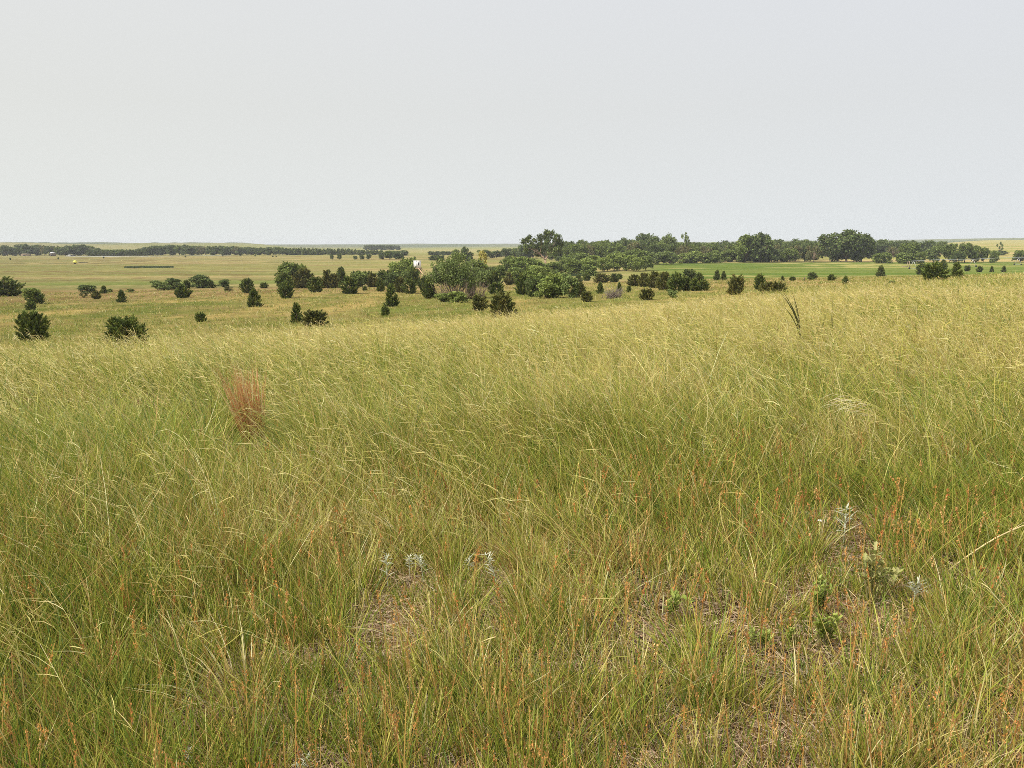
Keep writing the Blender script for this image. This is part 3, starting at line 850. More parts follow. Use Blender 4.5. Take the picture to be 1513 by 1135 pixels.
# kind, u, width px, top v, base v, label [, nearest distance]
ROWS = [
    ('cg', 8, 44, 412, 438, 'broad dark cedar cut off by the left edge of the view', 60),
    ('sl', 46, 24, 427, 440, 'pale green shrub tucked behind a small dark cedar', 60),
    ('ce', 54, 25, 431, 449, 'small dark cedar in front of a pale green shrub', 60),
    ('cg', 45, 15, 447, 458, 'low round cedar just below a slightly larger cedar', 60),
    ('sd', 130, 20, 422, 434, 'dark flat topped bush of a small cluster by the meadow edge', 80),
    ('cb', 143, 14, 431, 442, 'small round cedar below a dark flat topped bush', 80),
    ('sb', 124, 9, 432, 440, 'smallest brownish bush of the cluster by the meadow edge', 80),
    ('cc', 154, 12, 423, 434, 'small pointed cedar standing at the straw bank edge', 80),
    ('cc', 180, 15, 430, 447, 'small conical cedar alone on the open left slope', 80),
    ('sl', 163, 8, 427, 432, 'tiny pale tuft of brush beside a pointed cedar', 80),
    ('sg', 193, 9, 427, 432, 'tiny grey green tuft of brush on the straw bank', 80),
    ('sg', 236, 22, 416, 429, 'olive bush at the left end of a short hedge line', 80),
    ('sd', 258, 22, 412, 428, 'taller dark bush second along the short hedge line', 80),
    ('ce', 276, 12, 415, 426, 'narrow cedar squeezed between two wider dark bushes', 80),
    ('sd', 297, 26, 408, 426, 'widest peaked dark bush of the short hedge line', 80),
    ('sd', 310, 14, 413, 426, 'dark bush joined to the right side of the widest peaked bush', 80),
    ('sd', 331, 18, 414, 424, 'low dark bush at the right end of the short hedge line', 80),
    ('ce', 270, 23, 423, 441, 'round topped cedar standing in front of the hedge line', 80),
    ('sb', 337, 13, 424, 431, 'low reddish brown bush on the straw bank', 80),
    ('ce', 366, 21, 413, 433, 'egg shaped cedar right of the reddish brown bush', 80),
    ('cc', 376, 24, 428, 454, 'leaning pointed cedar on the open slope below an egg shaped one', 60),
    ('cg', 297, 16, 462, 476, 'small lone round cedar low on the mown slope', 50),
    ('cg', 390, 12, 418, 426, 'pair like low bush beside the big light green tree', 80),
    ('cc', 439, 21, 449, 478, 'pointed cedar rising behind the grass crest beside a low wide one', 50),
    ('cs', 465, 36, 459, 484, 'low wide cedar half hidden behind the grass crest', 50),
    ('ce', 421, 25, 405, 430, 'dark cedar directly in front of the big light green tree', 80),
    ('ce', 422, 23, 418, 441, 'dark egg shaped cedar lowest in front of the light green tree', 80),
    ('cb', 448, 34, 398, 426, 'large brownish dark bush right of the light green tree', 80),
    ('ce', 466, 24, 411, 432, 'dense low cedar in front of the large brownish bush', 80),
    ('cb', 484, 28, 401, 426, 'broad dark bush with a brownish cast near the thicket', 80),
    ('cc', 505, 20, 397, 418, 'pointed cedar behind two broad dark bushes', 80),
    ('ce', 517, 30, 410, 434, 'wide rounded cedar on the reddish straw bank', 80),
    ('cg', 528, 20, 402, 420, 'left of two joined cedars behind the straw bank', 80),
    ('cg', 543, 18, 402, 420, 'right of two joined cedars behind the straw bank', 80),
    ('cg', 539, 7, 423, 430, 'tiny seedling cedar on the reddish straw bank', 80),
    ('cg', 570, 26, 401, 422, 'wide dark cedar left of the white hunting box', 80),
    ('ce', 584, 17, 399, 418, 'dark cedar touching the wide one left of the hunting box', 80),
    ('ce', 562, 14, 412, 431, 'narrow cedar below the wide dark cedar on straw ground', 80),
    ('cc', 578, 25, 422, 453, 'dark upright cone shaped cedar on the open slope above the crest', 60),
    ('cg', 569, 13, 453, 468, 'small round brown tipped cedar below the dark upright cone', 50),
    ('cg', 610, 22, 397, 422, 'dark cedar right under the white hunting box', 80),
    ('cb', 591, 18, 411, 433, 'olive cedar left of the sandy gap below the hunting box', 80),
    ('ce', 606, 24, 414, 434, 'low rounded cedar below the sandy gap', 80),
    ('ce', 629, 22, 409, 429, 'cedar just right of the sandy gap below the box stairs', 80),
    ('cc', 635, 25, 411, 441, 'pointed cedar left of the bare grey branches', 80),
    ('sd', 641, 20, 402, 418, 'dark bush at the foot of the box stairs', 80),
    ('ce', 697, 15, 412, 438, 'dark narrow cedar standing against the bare grey branches', 80),
    ('ce', 706, 14, 408, 424, 'small dark cedar right of the large grey green thicket', 80),
    ('sl', 657, 24, 434, 446, 'low bright green bush below the left of the bare branches', 80),
    ('sl', 678, 26, 432, 447, 'low bright green bush below the middle of the bare branches', 80),
    ('cs', 741, 38, 434, 470, 'windswept spreading dark cedar behind the grass crest', 45),
    ('cs', 708, 22, 436, 460, 'smaller spreading cedar left of the windswept one', 50),
    ('ce', 729, 24, 402, 426, 'leaning dark cedar right of the large thicket', 80),
    ('cg', 733, 25, 419, 435, 'round low cedar below a leaning dark cedar', 80),
    ('cb', 752, 15, 404, 421, 'brownish small cedar below the smooth domed shrub', 80),
    ('sb', 717, 16, 397, 413, 'brownish shrub under the yellow green poplar', 80),
    ('sm', 656, 36, 390, 418, 'mid green bush filling the left flank of the large thicket', 80),
    ('sm', 700, 32, 387, 417, 'mid green bush filling the right flank of the large thicket', 80),
    ('sd', 722, 20, 396, 412, 'dark bush between the large thicket and a leaning cedar', 80),
    ('sm', 738, 20, 394, 411, 'green bush behind a leaning dark cedar', 80),
    ('sm', 758, 22, 396, 412, 'green bush low under the smooth domed shrub', 80),
    ('sl', 792, 26, 386, 404, 'pale bush left of the forked cottonwood trunk', 120),
    ('sm', 814, 26, 389, 407, 'green bush right of the forked cottonwood trunk', 120),
    ('sm', 851, 30, 386, 405, 'rounded bush joining the pale shrub by the reeds', 120),
    ('sg', 832, 24, 405, 428, 'grey green bush at the back of the shrub mass', 90),
    ('sl', 806, 26, 416, 441, 'pale bush at the very front of the shrub mass', 80),
    ('cb', 857, 18, 418, 438, 'olive cedar closing the right end of the shrub mass', 80),
    ('sd', 580, 26, 404, 424, 'dark bush between the wide cedars and the sandy gap', 80),
    ('cb', 551, 22, 405, 424, 'brownish bush linking the joined cedars to the wide dark one', 80),
    ('cb', 494, 22, 406, 426, 'brownish bush behind the wide rounded cedar', 80),
    ('sg', 714, 28, 398, 426, 'grey green bush right behind the dark narrow cedar', 90),
    ('sm', 764, 26, 398, 420, 'green bush between a brownish cedar and the tall dark one', 90),
    ('sm', 784, 24, 402, 426, 'green bush behind the dark bush of the shrub mass', 90),
    ('sg', 690, 26, 398, 426, 'grey green bush hugging the back of the large thicket', 90),
    ('sg', 604, 24, 402, 420, 'grey green bush behind the olive cedar near the hunting box', 90),
    ('sm', 530, 26, 404, 424, 'mid green bush between the two rows of cedars', 90),
    ('sm', 872, 22, 392, 408, 'mid green bush between the reeds and the bright tree line', 110),
    ('sm', 775, 40, 382, 410, 'smooth domed green shrub left of the forked cottonwood', 80),
    ('sm', 752, 24, 381, 402, 'smaller green shrub joined to the smooth domed one', 80),
    ('sl', 797, 34, 395, 420, 'light green shrub below the forked cottonwood trunk', 80),
    ('ce', 772, 22, 406, 436, 'tall dark cedar at the left of the green shrub mass', 80),
    ('sd', 790, 22, 414, 439, 'dark bush at the front of the green shrub mass', 80),
    ('sl', 820, 34, 407, 440, 'brightest green shrub of the mass behind the crest', 80),
    ('sg', 842, 26, 410, 441, 'grey green shrub at the right of the shrub mass', 80),
    ('sm', 803, 28, 408, 436, 'mid green rounded shrub amid the shrub mass', 80),
    ('sd', 824, 14, 388, 403, 'small dark shrub right of the cottonwood trunk', 120),
    ('sm', 838, 24, 383, 402, 'mid green shrub between a dark one and a pale one', 120),
    ('sl', 863, 34, 383, 403, 'pale rounded shrub beside the strip of reeds', 120),
    ('cb', 830, 12, 402, 414, 'small olive cedar before the strip of reeds', 100),
    ('ce', 855, 14, 407, 418, 'first small cedar in front of the reed strip', 100),
    ('ce', 867, 11, 404, 415, 'second small cedar in front of the reed strip', 100),
    ('cb', 889, 24, 405, 418, 'wide olive cedar below the bright tree line', 100),
    ('ce', 907, 17, 405, 417, 'cedar joined to the wide olive one on its right', 100),
    ('cg', 915, 9, 405, 413, 'tiny cedar below the trunks of the bright tree line', 100),
    ('cc', 887, 13, 419, 434, 'conical cedar left of the dead grey brush', 80),
    ('cc', 915, 9, 418, 431, 'thin pointed cedar rising out of the dead grey brush', 80),
    ('ce', 929, 8, 423, 432, 'tiny cedar right of the dead grey brush', 80),
    ('cs', 955, 21, 427, 444, 'rounded cedar alone at the crest below the cedar thicket', 60),
    ('cs', 867, 17, 431, 446, 'low bush left of the dead grey brush at the crest', 60),
    ('sg', 993, 14, 429, 440, 'wispy weed bush at the crest below the cedar thicket', 60),
    ('cb', 937, 24, 407, 423, 'leftmost low cedar of the long thicket', 80),
    ('cb', 951, 20, 405, 424, 'second cedar from the left end of the long thicket', 80),
    ('cb', 966, 24, 403, 426, 'tall brownish cedar left of the middle of the long thicket', 80),
    ('cb', 981, 24, 404, 429, 'brownish cedar in the middle of the long thicket', 80),
    ('ce', 998, 24, 405, 431, 'dark cedar right of the middle of the long thicket', 80),
    ('ce', 1013, 20, 410, 430, 'lower dark cedar near the right end of the long thicket', 80),
    ('ce', 1026, 16, 413, 430, 'small cedar next to last in the long thicket', 80),
    ('cg', 1038, 19, 414, 430, 'last rounded cedar at the right end of the long thicket', 80),
    ('cg', 1018, 21, 399, 414, 'round cedar standing behind the right end of the thicket', 100),
    ('ce', 1033, 14, 404, 417, 'small cedar behind the thicket next to a round one', 100),
    ('cc', 1059, 12, 400, 414, 'pointed left one of a pair of field edge cedars', 100),
    ('cc', 1069, 10, 402, 414, 'pointed right one of a pair of field edge cedars', 100),
    ('cs', 1088, 23, 408, 436, 'bushy cedar threaded by pale grass at the crest', 60),
    ('ce', 1122, 17, 406, 428, 'upright cedar at the left of a low sprawling one', 60),
    ('cs', 1133, 20, 417, 434, 'low sprawling cedar against an upright one at the crest', 60),
    ('cs', 1149, 24, 417, 435, 'low sprawling cedar at the right of the crest trio', 60),
    ('cc', 1156, 7, 408, 415, 'tiny pointed cedar on the straw strip by the green field', 90),
    ('cg', 1171, 9, 409, 415, 'tiny flat cedar on the straw strip by the green field', 90),
    ('ce', 1228, 13, 406, 415, 'small wide cedar right of the little round headed tree', 90),
    ('ce', 1249, 9, 409, 421, 'small ragged cedar on the brown bank', 80),
    ('cc', 1301, 14, 393, 409, 'lone conical cedar before the green field', 80),
    ('sg', 1317, 11, 415, 424, 'faint grey weed bush low on the brown bank', 70),
    ('ce', 1362, 18, 390, 406, 'left shoulder cedar of the big right hand clump', 70),
    ('cg', 1378, 36, 390, 415, 'largest round cedar of the big right hand clump', 60),
    ('cc', 1392, 16, 386, 404, 'pointed cedar at the back right of the big clump', 70),
    ('cc', 1412, 20, 390, 411, 'broad pyramid cedar alone right of the big clump', 60),
    ('cg', 1429, 9, 393, 401, 'small low cedar first right of the broad pyramid', 80),
    ('ce', 1447, 10, 394, 402, 'small low cedar second right of the broad pyramid', 80),
    ('cc', 1465, 7, 394, 402, 'small low cedar third right of the broad pyramid', 80),
    ('cc', 1483, 8, 394, 402, 'small low cedar nearest the right edge of the view', 80),
]
for row in ROWS:
    kind, u, w, vt, vb, label, ym = row
    x, y, z = ground_hit(u, vb, ym)
    s = y / FP * 1.02; w *= 1.12 if 560 < u < 660 else 1.18; vt -= .03 * (vb - vt)
    nm, cat = ('cedar_tree', 'cedar') if kind[0] == 'c' else ('shrub', 'shrub')
    put(kind, nm, x, y, z, w * s, (vb - vt) * s * 1.04, label, cat, CED if kind[0] == 'c' else SHR)

# the two big cedars nearest the camera get far denser foliage of their own
for seed, u, w, vt, vb, label in ((71, 50, 50, 461, 504, 'second largest round cedar, dense and dark near the left edge'),
                                  (72, 185, 70, 468, 517, 'largest spiky cedar bush rising right behind the grass crest')):
    x, y, z = ground_hit(u, vb, 30)
    s = y / FP * 1.02
    put('cg', 'cedar_tree', x, y, z, w * s, (vb - vt) * s * 1.04, label, 'cedar', CED,
        proto=cedar_mesh(seed, 'globe', 16000, CED_A, 210, .05))


def tree_at(kind, u, w, vt, y, label, group, name='tree', cat='tree', depth=None):
    d = ray(u, vt)
    x = d[0] * y; z = float(Z(x, y))
    put(kind, name, x, y, z, w * y / FP, max(.8, (d[2] * y - z) * 1.03), label, cat, group)


WOOD = 'trees and tall shrubs of the valley'
TREES = [
    ('tm', 426, 44, 388, 178, 'big light green tree among dark cedars on the meadow edge'),
    ('tl', 446, 20, 391, 182, 'light green side tree right behind the big light green one'),
    ('sl', 588, 34, 388, 205, 'light green bush left behind the white hunting box'),
    ('sl', 606, 36, 382, 210, 'taller light green bush directly behind the hunting box'),
    ('py', 712, 20, 369, 230, 'narrow yellow green poplar above the large thicket'),
    ('tm', 673, 13, 368, 470, 'round dark field tree left of a taller one'),
    ('td', 687, 15, 365, 470, 'taller dark field tree in the middle of three'),
    ('td', 695, 10, 372, 470, 'small dark field tree right of the taller one'),
    ('tl', 680, 8, 374, 440, 'tiny yellow green tree before three dark field trees'),
    ('td', 566, 14, 372, 560, 'left tree of the round grove on the open meadow'),
    ('tm', 575, 18, 370, 560, 'tallest middle tree of the round grove on the open meadow'),
    ('td', 585, 16, 371, 560, 'right tree of the round grove on the open meadow'),
    ('td', 593, 8, 376, 560, 'little tree at the right end of the round grove'),
    ('sd', 596, 18, 370, 760, 'low dark far bush behind the round grove'),
    ('sd', 638, 10, 377, 520, 'small dark field bush left of a short hedge'),
    ('sd', 647, 14, 377, 520, 'dark wide bush of a short field hedge'),
    ('sd', 653, 8, 377, 520, 'dark bush ending the short field hedge'),
    ('sd', 612, 4, 379, 500, 'tiny lone dark bush above the hunting box'),
    ('td', 490, 6, 376, 560, 'tiny first tree of a pair on the meadow'),
    ('td', 501, 7, 375, 560, 'tiny second tree of a pair on the meadow'),
    ('sd', 525, 7, 378, 560, 'tiny dark bush between a tree pair and the grove'),
    ('sd', 535, 8, 377, 560, 'small dark bush leaning beside the grove'),
    ('td', 545, 9, 375, 560, 'small leaning tree left of the round grove'),
    ('tl', 881, 22, 377, 330, 'rounded green tree at the left of the bright tree line'),
    ('tl', 893, 30, 381, 300, 'low bright tree at the front left of the bright tree line'),
    ('tl', 908, 34, 374, 310, 'tallest bright crown in the middle of the bright tree line'),
    ('tl', 926, 32, 377, 305, 'bright broad crown right of the tallest one in the line'),
    ('tl', 940, 24, 380, 300, 'bright tree with thin bare stems below its crown'),
    ('tm', 955, 24, 378, 310, 'greener tree at the right end of the bright tree line'),
    ('sm', 938, 44, 369, 400, 'mid green crown behind the bright tree line'),
    ('tm', 915, 30, 371, 400, 'second mid green crown behind the bright tree line'),
    ('sm', 866, 34, 374, 380, 'mid green low crown behind the pale rounded shrub'),
    ('sm', 843, 30, 377, 370, 'mid green low crown behind a dark small shrub'),
    ('tg', 972, 30, 372, 400, 'grey green tree at the corner of the green field'),
    ('tg', 990, 26, 372, 400, 'second grey green tree at the corner of the green field'),
    ('sl', 1012, 26, 374, 425, 'low bright thicket tree beside the grey green pair'),
    ('sl', 1031, 28, 372, 425, 'low bright thicket tree in the middle of the field hedge'),
    ('sm', 1050, 26, 374, 425, 'low mid green thicket tree ending the field hedge'),
    ('td', 960, 40, 346, 520, 'high rounded dark crown above the middle of the wood'),
    ('tg', 988, 22, 346, 500, 'slender grey green tree poking above the wood'),
    ('sn', 1014, 20, 342, 480, 'sparse nearly bare tree sticking out above the wood'),
    ('tm', 1103, 40, 346, 440, 'left crown of the big double crowned tree by the field'),
    ('td', 1124, 44, 344, 440, 'right crown of the big double crowned tree by the field'),
    ('td', 1232, 50, 344, 450, 'left half of the huge dark cottonwood clump'),
    ('td', 1254, 56, 340, 440, 'central tallest crown of the huge dark cottonwood clump'),
    ('td', 1276, 40, 347, 445, 'right half of the huge dark cottonwood clump'),
    ('tb', 1204, 26, 362, 435, 'brownish thin tree at the left of the huge clump'),
    ('tm', 1168, 28, 367, 440, 'low round green tree beside the sandy gap in the wood'),
    ('sm', 1297, 20, 374, 410, 'low green bush right of the huge clump'),
    ('sm', 1311, 18, 373, 410, 'second low green bush right of the huge clump'),
    ('tb', 1321, 20, 364, 560, 'round brownish tree in the pale pasture'),
    ('sm', 1330, 12, 374, 410, 'low narrow bush before the pale pasture'),
    ('tm', 1346, 30, 358, 430, 'dark rounded tree above the irrigation tower'),
    ('sm', 1344, 32, 374, 405, 'low dark hedge bush just behind the irrigation tower'),
    ('sm', 1362, 14, 372, 405, 'low hedge bush right behind the irrigation pipe start'),
    ('tg', 1381, 26, 363, 420, 'grey green round tree behind the irrigation pipe'),
    ('tm', 1406, 22, 359, 420, 'tall dark tree with a notch behind the irrigation pipe'),
    ('tm', 1428, 26, 359, 420, 'left wide crown of a joined tree pair on the field edge'),
    ('td', 1418, 18, 371, 415, 'low dark bush under the joined tree pair'),
    ('tm', 1441, 18, 362, 420, 'right crown of a joined tree pair on the field edge'),
    ('tm', 1455, 15, 365, 420, 'narrow upright tree right of the joined pair'),
    ('sm', 1470, 15, 371, 415, 'low bush right of the narrow upright tree'),
    ('sn', 1479, 13, 357, 640, 'wispy grey tree standing out in the far pasture'),
    ('sd', 1480, 18, 370, 640, 'dark low shrub at the foot of the wispy grey tree'),
    ('tm', 1509, 26, 370, 420, 'dark tree cut off by the right edge of the view'),
]
for kind, u, w, vt, y, label in TREES:
    tree_at(kind, u, w, vt, y, label, WOOD, 'shrub' if kind[0] == 's' and kind != 'sn' else 'tree', 'shrub' if kind[0] == 's' and kind != 'sn' else 'tree')

# small round headed tree with a short visible trunk on the straw strip
x, y, z = ground_hit(1199.5, 414.5, 90)
put('td', 'tree', x, y, z, 16 * y / FP, 13 * y / FP, 'little round headed tree on a short trunk by a fence post', 'tree', WOOD)

rs = random.Random(5)
# woodland of the creek: several ranks of crowns, tops following the outline in the photograph
PROF_U = [700, 725, 760, 800, 830, 850, 880, 910, 935, 960, 985, 1010, 1040, 1080, 1130, 1160, 1200, 1250, 1290, 1330, 1365, 1400]
PROF_V = [371, 369, 366, 360, 357, 355, 355, 354, 352, 351, 355, 356, 358, 356, 355, 355, 355, 357, 356, 355, 356, 358]
for rank, (y0, u0, u1, step, dv, kinds) in enumerate((
        (470, 826, 1222, 15, 5.5, ('td', 'tm', 'td', 'tb')),
        (520, 815, 1215, 15, 2.0, ('td', 'td', 'tm')),
        (600, 716, 1380, 15, 0.0, ('td', 'td', 'tm')),
        (455, 1060, 1200, 13, 13., ('sm', 'td', 'sm')),
        (680, 1285, 1400, 12, 0.5, ('td', 'tm')))):
    u = u0
    while u < u1:
        vt = float(np.interp(u, PROF_U, PROF_V)) + dv + rs.uniform(-1.8, 2.4)
        w = rs.uniform(19, 29)
        if rank == 3 and 1172 < u < 1200:
            u += step; continue
        lab = ('crown in the front rank of the dark creek woodland', 'crown in the middle rank of the dark creek woodland',
               'crown in the back rank of the dark creek woodland', 'undergrowth bush along the field edge of the creek woodland',
               'crown of the distant wood behind the pale pasture')[rank]
        grp = ('front rank of the creek woodland', 'middle rank of the creek woodland', 'back rank of the creek woodland',
               'undergrowth at the woodland edge', 'distant wood behind the pasture')[rank]
        tree_at(kinds[rs.randrange(len(kinds))], u, w, vt, y0 + rs.uniform(-18, 18), lab, grp)
        u += step * rs.uniform(.75, 1.2)

# shelter belt on the left horizon
BU = [-12, 8, 20, 30, 50, 80, 95, 108, 130, 150, 175, 205, 215, 245, 290, 330, 370, 420, 470, 520, 570]
BV = [365, 362.5, 366, 360.5, 362, 363, 365, 360.5, 363, 369, 369, 369, 365, 361.5, 363, 363.5, 364.5, 366, 367, 368, 370.5]
u = -10
while u < 566:
    con = u > 430
    vt = float(np.interp(u, BU, BV)) + rs.uniform(-.7, 1.2)
    tree_at('ev' if con else ('td' if rs.random() < .7 else 'tb' if rs.random() < .5 else 'tm'), u, rs.uniform(14, 21) * (.62 if con else 1), vt, 830 + rs.uniform(-15, 30),
            'dark evergreen in the straight windbreak on the horizon' if con else 'leafy tree in the shelter belt on the left horizon',
            'evergreens of the horizon windbreak' if con else 'leafy trees of the left shelter belt')
    u += rs.uniform(5, 8.5) * (.8 if con else 1)
u = 132
while u < 215:
    tree_at('ev', u, 10, 369.5 + rs.uniform(-.5, .6), 815, 'low green hedge evergreen in front of the shelter belt', 'low evergreen hedge of the shelter belt')
    u += 4.6
u = 542
while u < 592:
    tree_at('td', u, 10, 361.2 + rs.uniform(-.5, 1.2) + abs(u - 562) * .05, 1500, 'far grove tree on the middle horizon', 'far grove on the middle horizon')
    u += 5.0
u = 636
while u < 672:
    tree_at('sd', u, 8, 371.2 + rs.uniform(-.4, .5), 800, 'low dark hedge bush far across the plain', 'low dark hedge across the plain')
    u += 4.6
for u, y in ((15, 590), (86, 610), (153, 650), (274, 700), (329, 740), (355, 745), (377, 735), (403, 700), (408, 690)):
    tree_at('sd', u, 2.6, float(363.5 + 1137 * 10.4 / y - 2.6), y, 'tiny dark lone bush dotted far out on the meadow', 'dark bushes dotted on the meadow')

# reeds: the dark long patches and the strip before the pale shrub
def reeds(u0, u1, v, y, label):
    n = 3000
    us = np.linspace(u0, u1, n) + rng.normal(0, 1.5, n)
    yy = y + rng.normal(0, 1, n) * y * .010
    x = (us - 756.5) / FP * yy
    zz = Z(x, yy)
    D = np.c_[rng.normal(-.1, .15, n), rng.normal(0, .15, n), np.ones(n)]
    L = rng.uniform(.2, .5, n); W = np.tile([1., 0, 0], (n, 1))
    c = pick([(.055, .085, .03), (.08, .11, .04), (.045, .07, .03)], n, [1, 1, 1])
    V, Q, c = strips(np.c_[x, yy, zz], D, rng.normal(0, .1, (n, 3)), L, np.full(n, .3), W, c, c, 2, 1, .4)
    link('reed_bed', raw_mesh('reed_bed', V, Q, None, c, M_GRASS), kind='stuff', label=label, cat='reeds')


reeds(193, 261, 396, 372, 'long dark green patch of reeds on the left meadow')
reeds(826, 884, 404, 262, 'dull green strip of reeds below the pale shrub')

# ------------------------------------------------------------------ forked cottonwood
def cottonwood():
    y = 330.0
    d = ray(806, 343); base_x = d[0] * y; z0 = float(Z(base_x, y)); px = y / FP
    H = d[2] * y - z0
    e = link('cottonwood_tree', None, None, 'tall sparse cottonwood with a bare forked orange trunk', 'tree', WOOD, loc=(base_x, y, z0))
    rs = np.random.default_rng(99)
    mb = MB()
    q = lambda du, v, dy=0.: np.array([du * px, dy, (d[2] * y - z0) + (343 - v) * px])
    fork = q(0, 383)
    mb.tube([q(0, 394), q(.2, 388), fork], [.55, .42, .38], 8)
    lobes = [(-30, 358, 5.5, 0), (-22, 354, 5.5, 2), (-25, 366, 6.5, -1.5), (-14, 361, 7, 1), (-6, 353, 6.5, -1), (4, 347, 6, 0),
             (9, 346, 5.5, 1.5), (16, 352, 6, -1), (12, 360, 8, 1), (0, 364, 8, 2), (19, 366, 7, 0), (-12, 371, 7, 2), (10, 372, 7, -2), (-2, 357, 6, -2), (21, 358, 5, 1)]
    forks = [q(-7, 375), q(5, 374, .8), q(1, 376, 1.5)]
    mb.tube(limb_pts(fork, forks[0], rs, .06, 5), np.linspace(.34, .24, 5), 7)
    mb.tube(limb_pts(fork, forks[1], rs, .06, 5), np.linspace(.3, .22, 5), 7)
    mb.tube(limb_pts(fork, forks[2], rs, .06, 5), np.linspace(.22, .16, 5), 6)
    mb.tube([forks[0], q(-15, 373), q(-19, 366)], [.22, .16, .08], 6)
    Ps = []; cs = []
    for du, v, rr, dy in lobes:
        c = q(du, v, dy); r = rr * px
        f = forks[0] if du < -4 else forks[1] if du > 3 else forks[2]
        mb.tube(limb_pts(f, c, rs, .1, 6), np.linspace(.17, .05, 6), 5)
        for k in range(7):
            dd = unit(rs.normal(0, 1, 3)) * r * .95
            mb.tube(limb_pts(c * .9 + f * .1, c + dd, rs, .1, 3), np.linspace(.05, .015, 3), 4)
            m = 95
            pc = c + dd * rs.uniform(.7, 1.1)
            Ps.append(pc + rs.normal(0, r * .24, (m, 3))); cs.append(np.tile(G_GREY[rs.integers(0, 4)] * .85 * rs.uniform(.7, 1.25), (m, 1)))
    P = np.concatenate(Ps); c = np.concatenate(cs) * rs.uniform(.75, 1.25, (len(P), 1))
    V, Q, c = leafcloud(P, rs.uniform(.25, .5, len(P)), c, None, 1.5, rs)
    link('trunk', mb.mesh('trunk', M_BARKL), e)
    link('crown', raw_mesh('crown', V, Q, None, c, M_FOL), e)


cottonwood()

# ------------------------------------------------------------------ large thicket with bare grey branches at its base
def thicket():
    x, y, z = ground_hit(672, 441, 85)
    px = y / FP
    e = link('willow_shrub', None, None, 'large grey green thicket with dead bare branches at its base', 'shrub', SHR, loc=(x, y, z))
    rs = np.random.default_rng(77)
    mb = MB()
    W, H = 44 * px, 63 * px
    Ps = []; cs = []
    stems = 34
    for k in range(stems):
        a = rs.uniform(0, 2 * math.pi); f = math.sqrt(rs.random())
        tip = np.array([math.cos(a) * W * f, math.sin(a) * W * .55 * f, H * (1 - .42 * f * f) * rs.uniform(.78, 1.0)])
        b = np.array([math.cos(a) * W * .22 * f, math.sin(a) * W * .18 * f, 0])
        pts = limb_pts(b, tip, rs, .08, 6)
        mb.tube(pts, np.linspace(.055, .012, 6), 5)
        for j in range(5):
            t = rs.uniform(.42, 1.0); p = b * (1 - t) + tip * t
            q = p + np.array([rs.normal(0, .6), rs.normal(0, .5), rs.uniform(-.1, .6)])
            mb.tube([p, q], [.018, .006], 4)
            m = 70
            if q[2] > H * .36:
                Ps.append(q + rs.normal(0, .34, (m, 3)))
                cs.append(np.tile(G_GREY[rs.integers(0, 4)] * rs.uniform(.75, 1.2), (m, 1)))
    link('stems', mb.mesh('stems', M_TWIG), e)
    P = np.concatenate(Ps); c = np.concatenate(cs) * rs.uniform(.75, 1.25, (len(P), 1))
    V, Q, c = leafcloud(P, rs.uniform(.09, .2, len(P)), c, None, 1.7, rs)
    link('crown', raw_mesh('crown', V, Q, None, c, M_FOL), e)
    db = MB()
    for k in range(130):
        a = rs.uniform(0, 2 * math.pi); b = np.array([rs.uniform(-.5, 1.0) * W, -W * rs.uniform(.2, .6), 0])
        tip = b + np.array([rs.normal(0, .7), rs.normal(-.15, .3), rs.uniform(.8, 2.7)])
        db.tube(limb_pts(b, tip, rs, .12, 4), np.linspace(.034, .010, 4), 4)
        t2 = b * .5 + tip * .5
        db.tube([t2, t2 + np.array([rs.normal(0, .4), rs.normal(0, .2), rs.uniform(.1, .6)])], [.012, .005], 4)
    link('dead_branches', db.mesh('dead_branches', plain_mat('dead_wood', (.20, .145, .105), .9, .3, 2)), e)


thicket()


def dead_brush(u, w, vt, vb, label):
    x, y, z = ground_hit(u, vb, 80); px = y / FP
    rs = np.random.default_rng(int(u)); mb = MB()
    for k in range(90):
        b = np.array([rs.normal(0, .22) * w * px, rs.normal(0, .4), 0])
        tip = np.array([rs.uniform(-.5, .5) * w * px, rs.normal(0, .5), rs.uniform(.35, 1.0) * (vb - vt) * px])
        mb.tube(limb_pts(b, tip, rs, .12, 4), np.linspace(.026, .007, 4), 4)
        m = b * .35 + tip * .65
        mb.tube([m, m + rs.normal(0, .25, 3)], [.01, .004], 4)
    link('dead_brush', mb.mesh('dead_brush', M_TWIG), None, label, 'shrub', SHR, loc=(x, y, z))


dead_brush(908, 32, 421, 441, 'leafless dead grey brush at the crest')

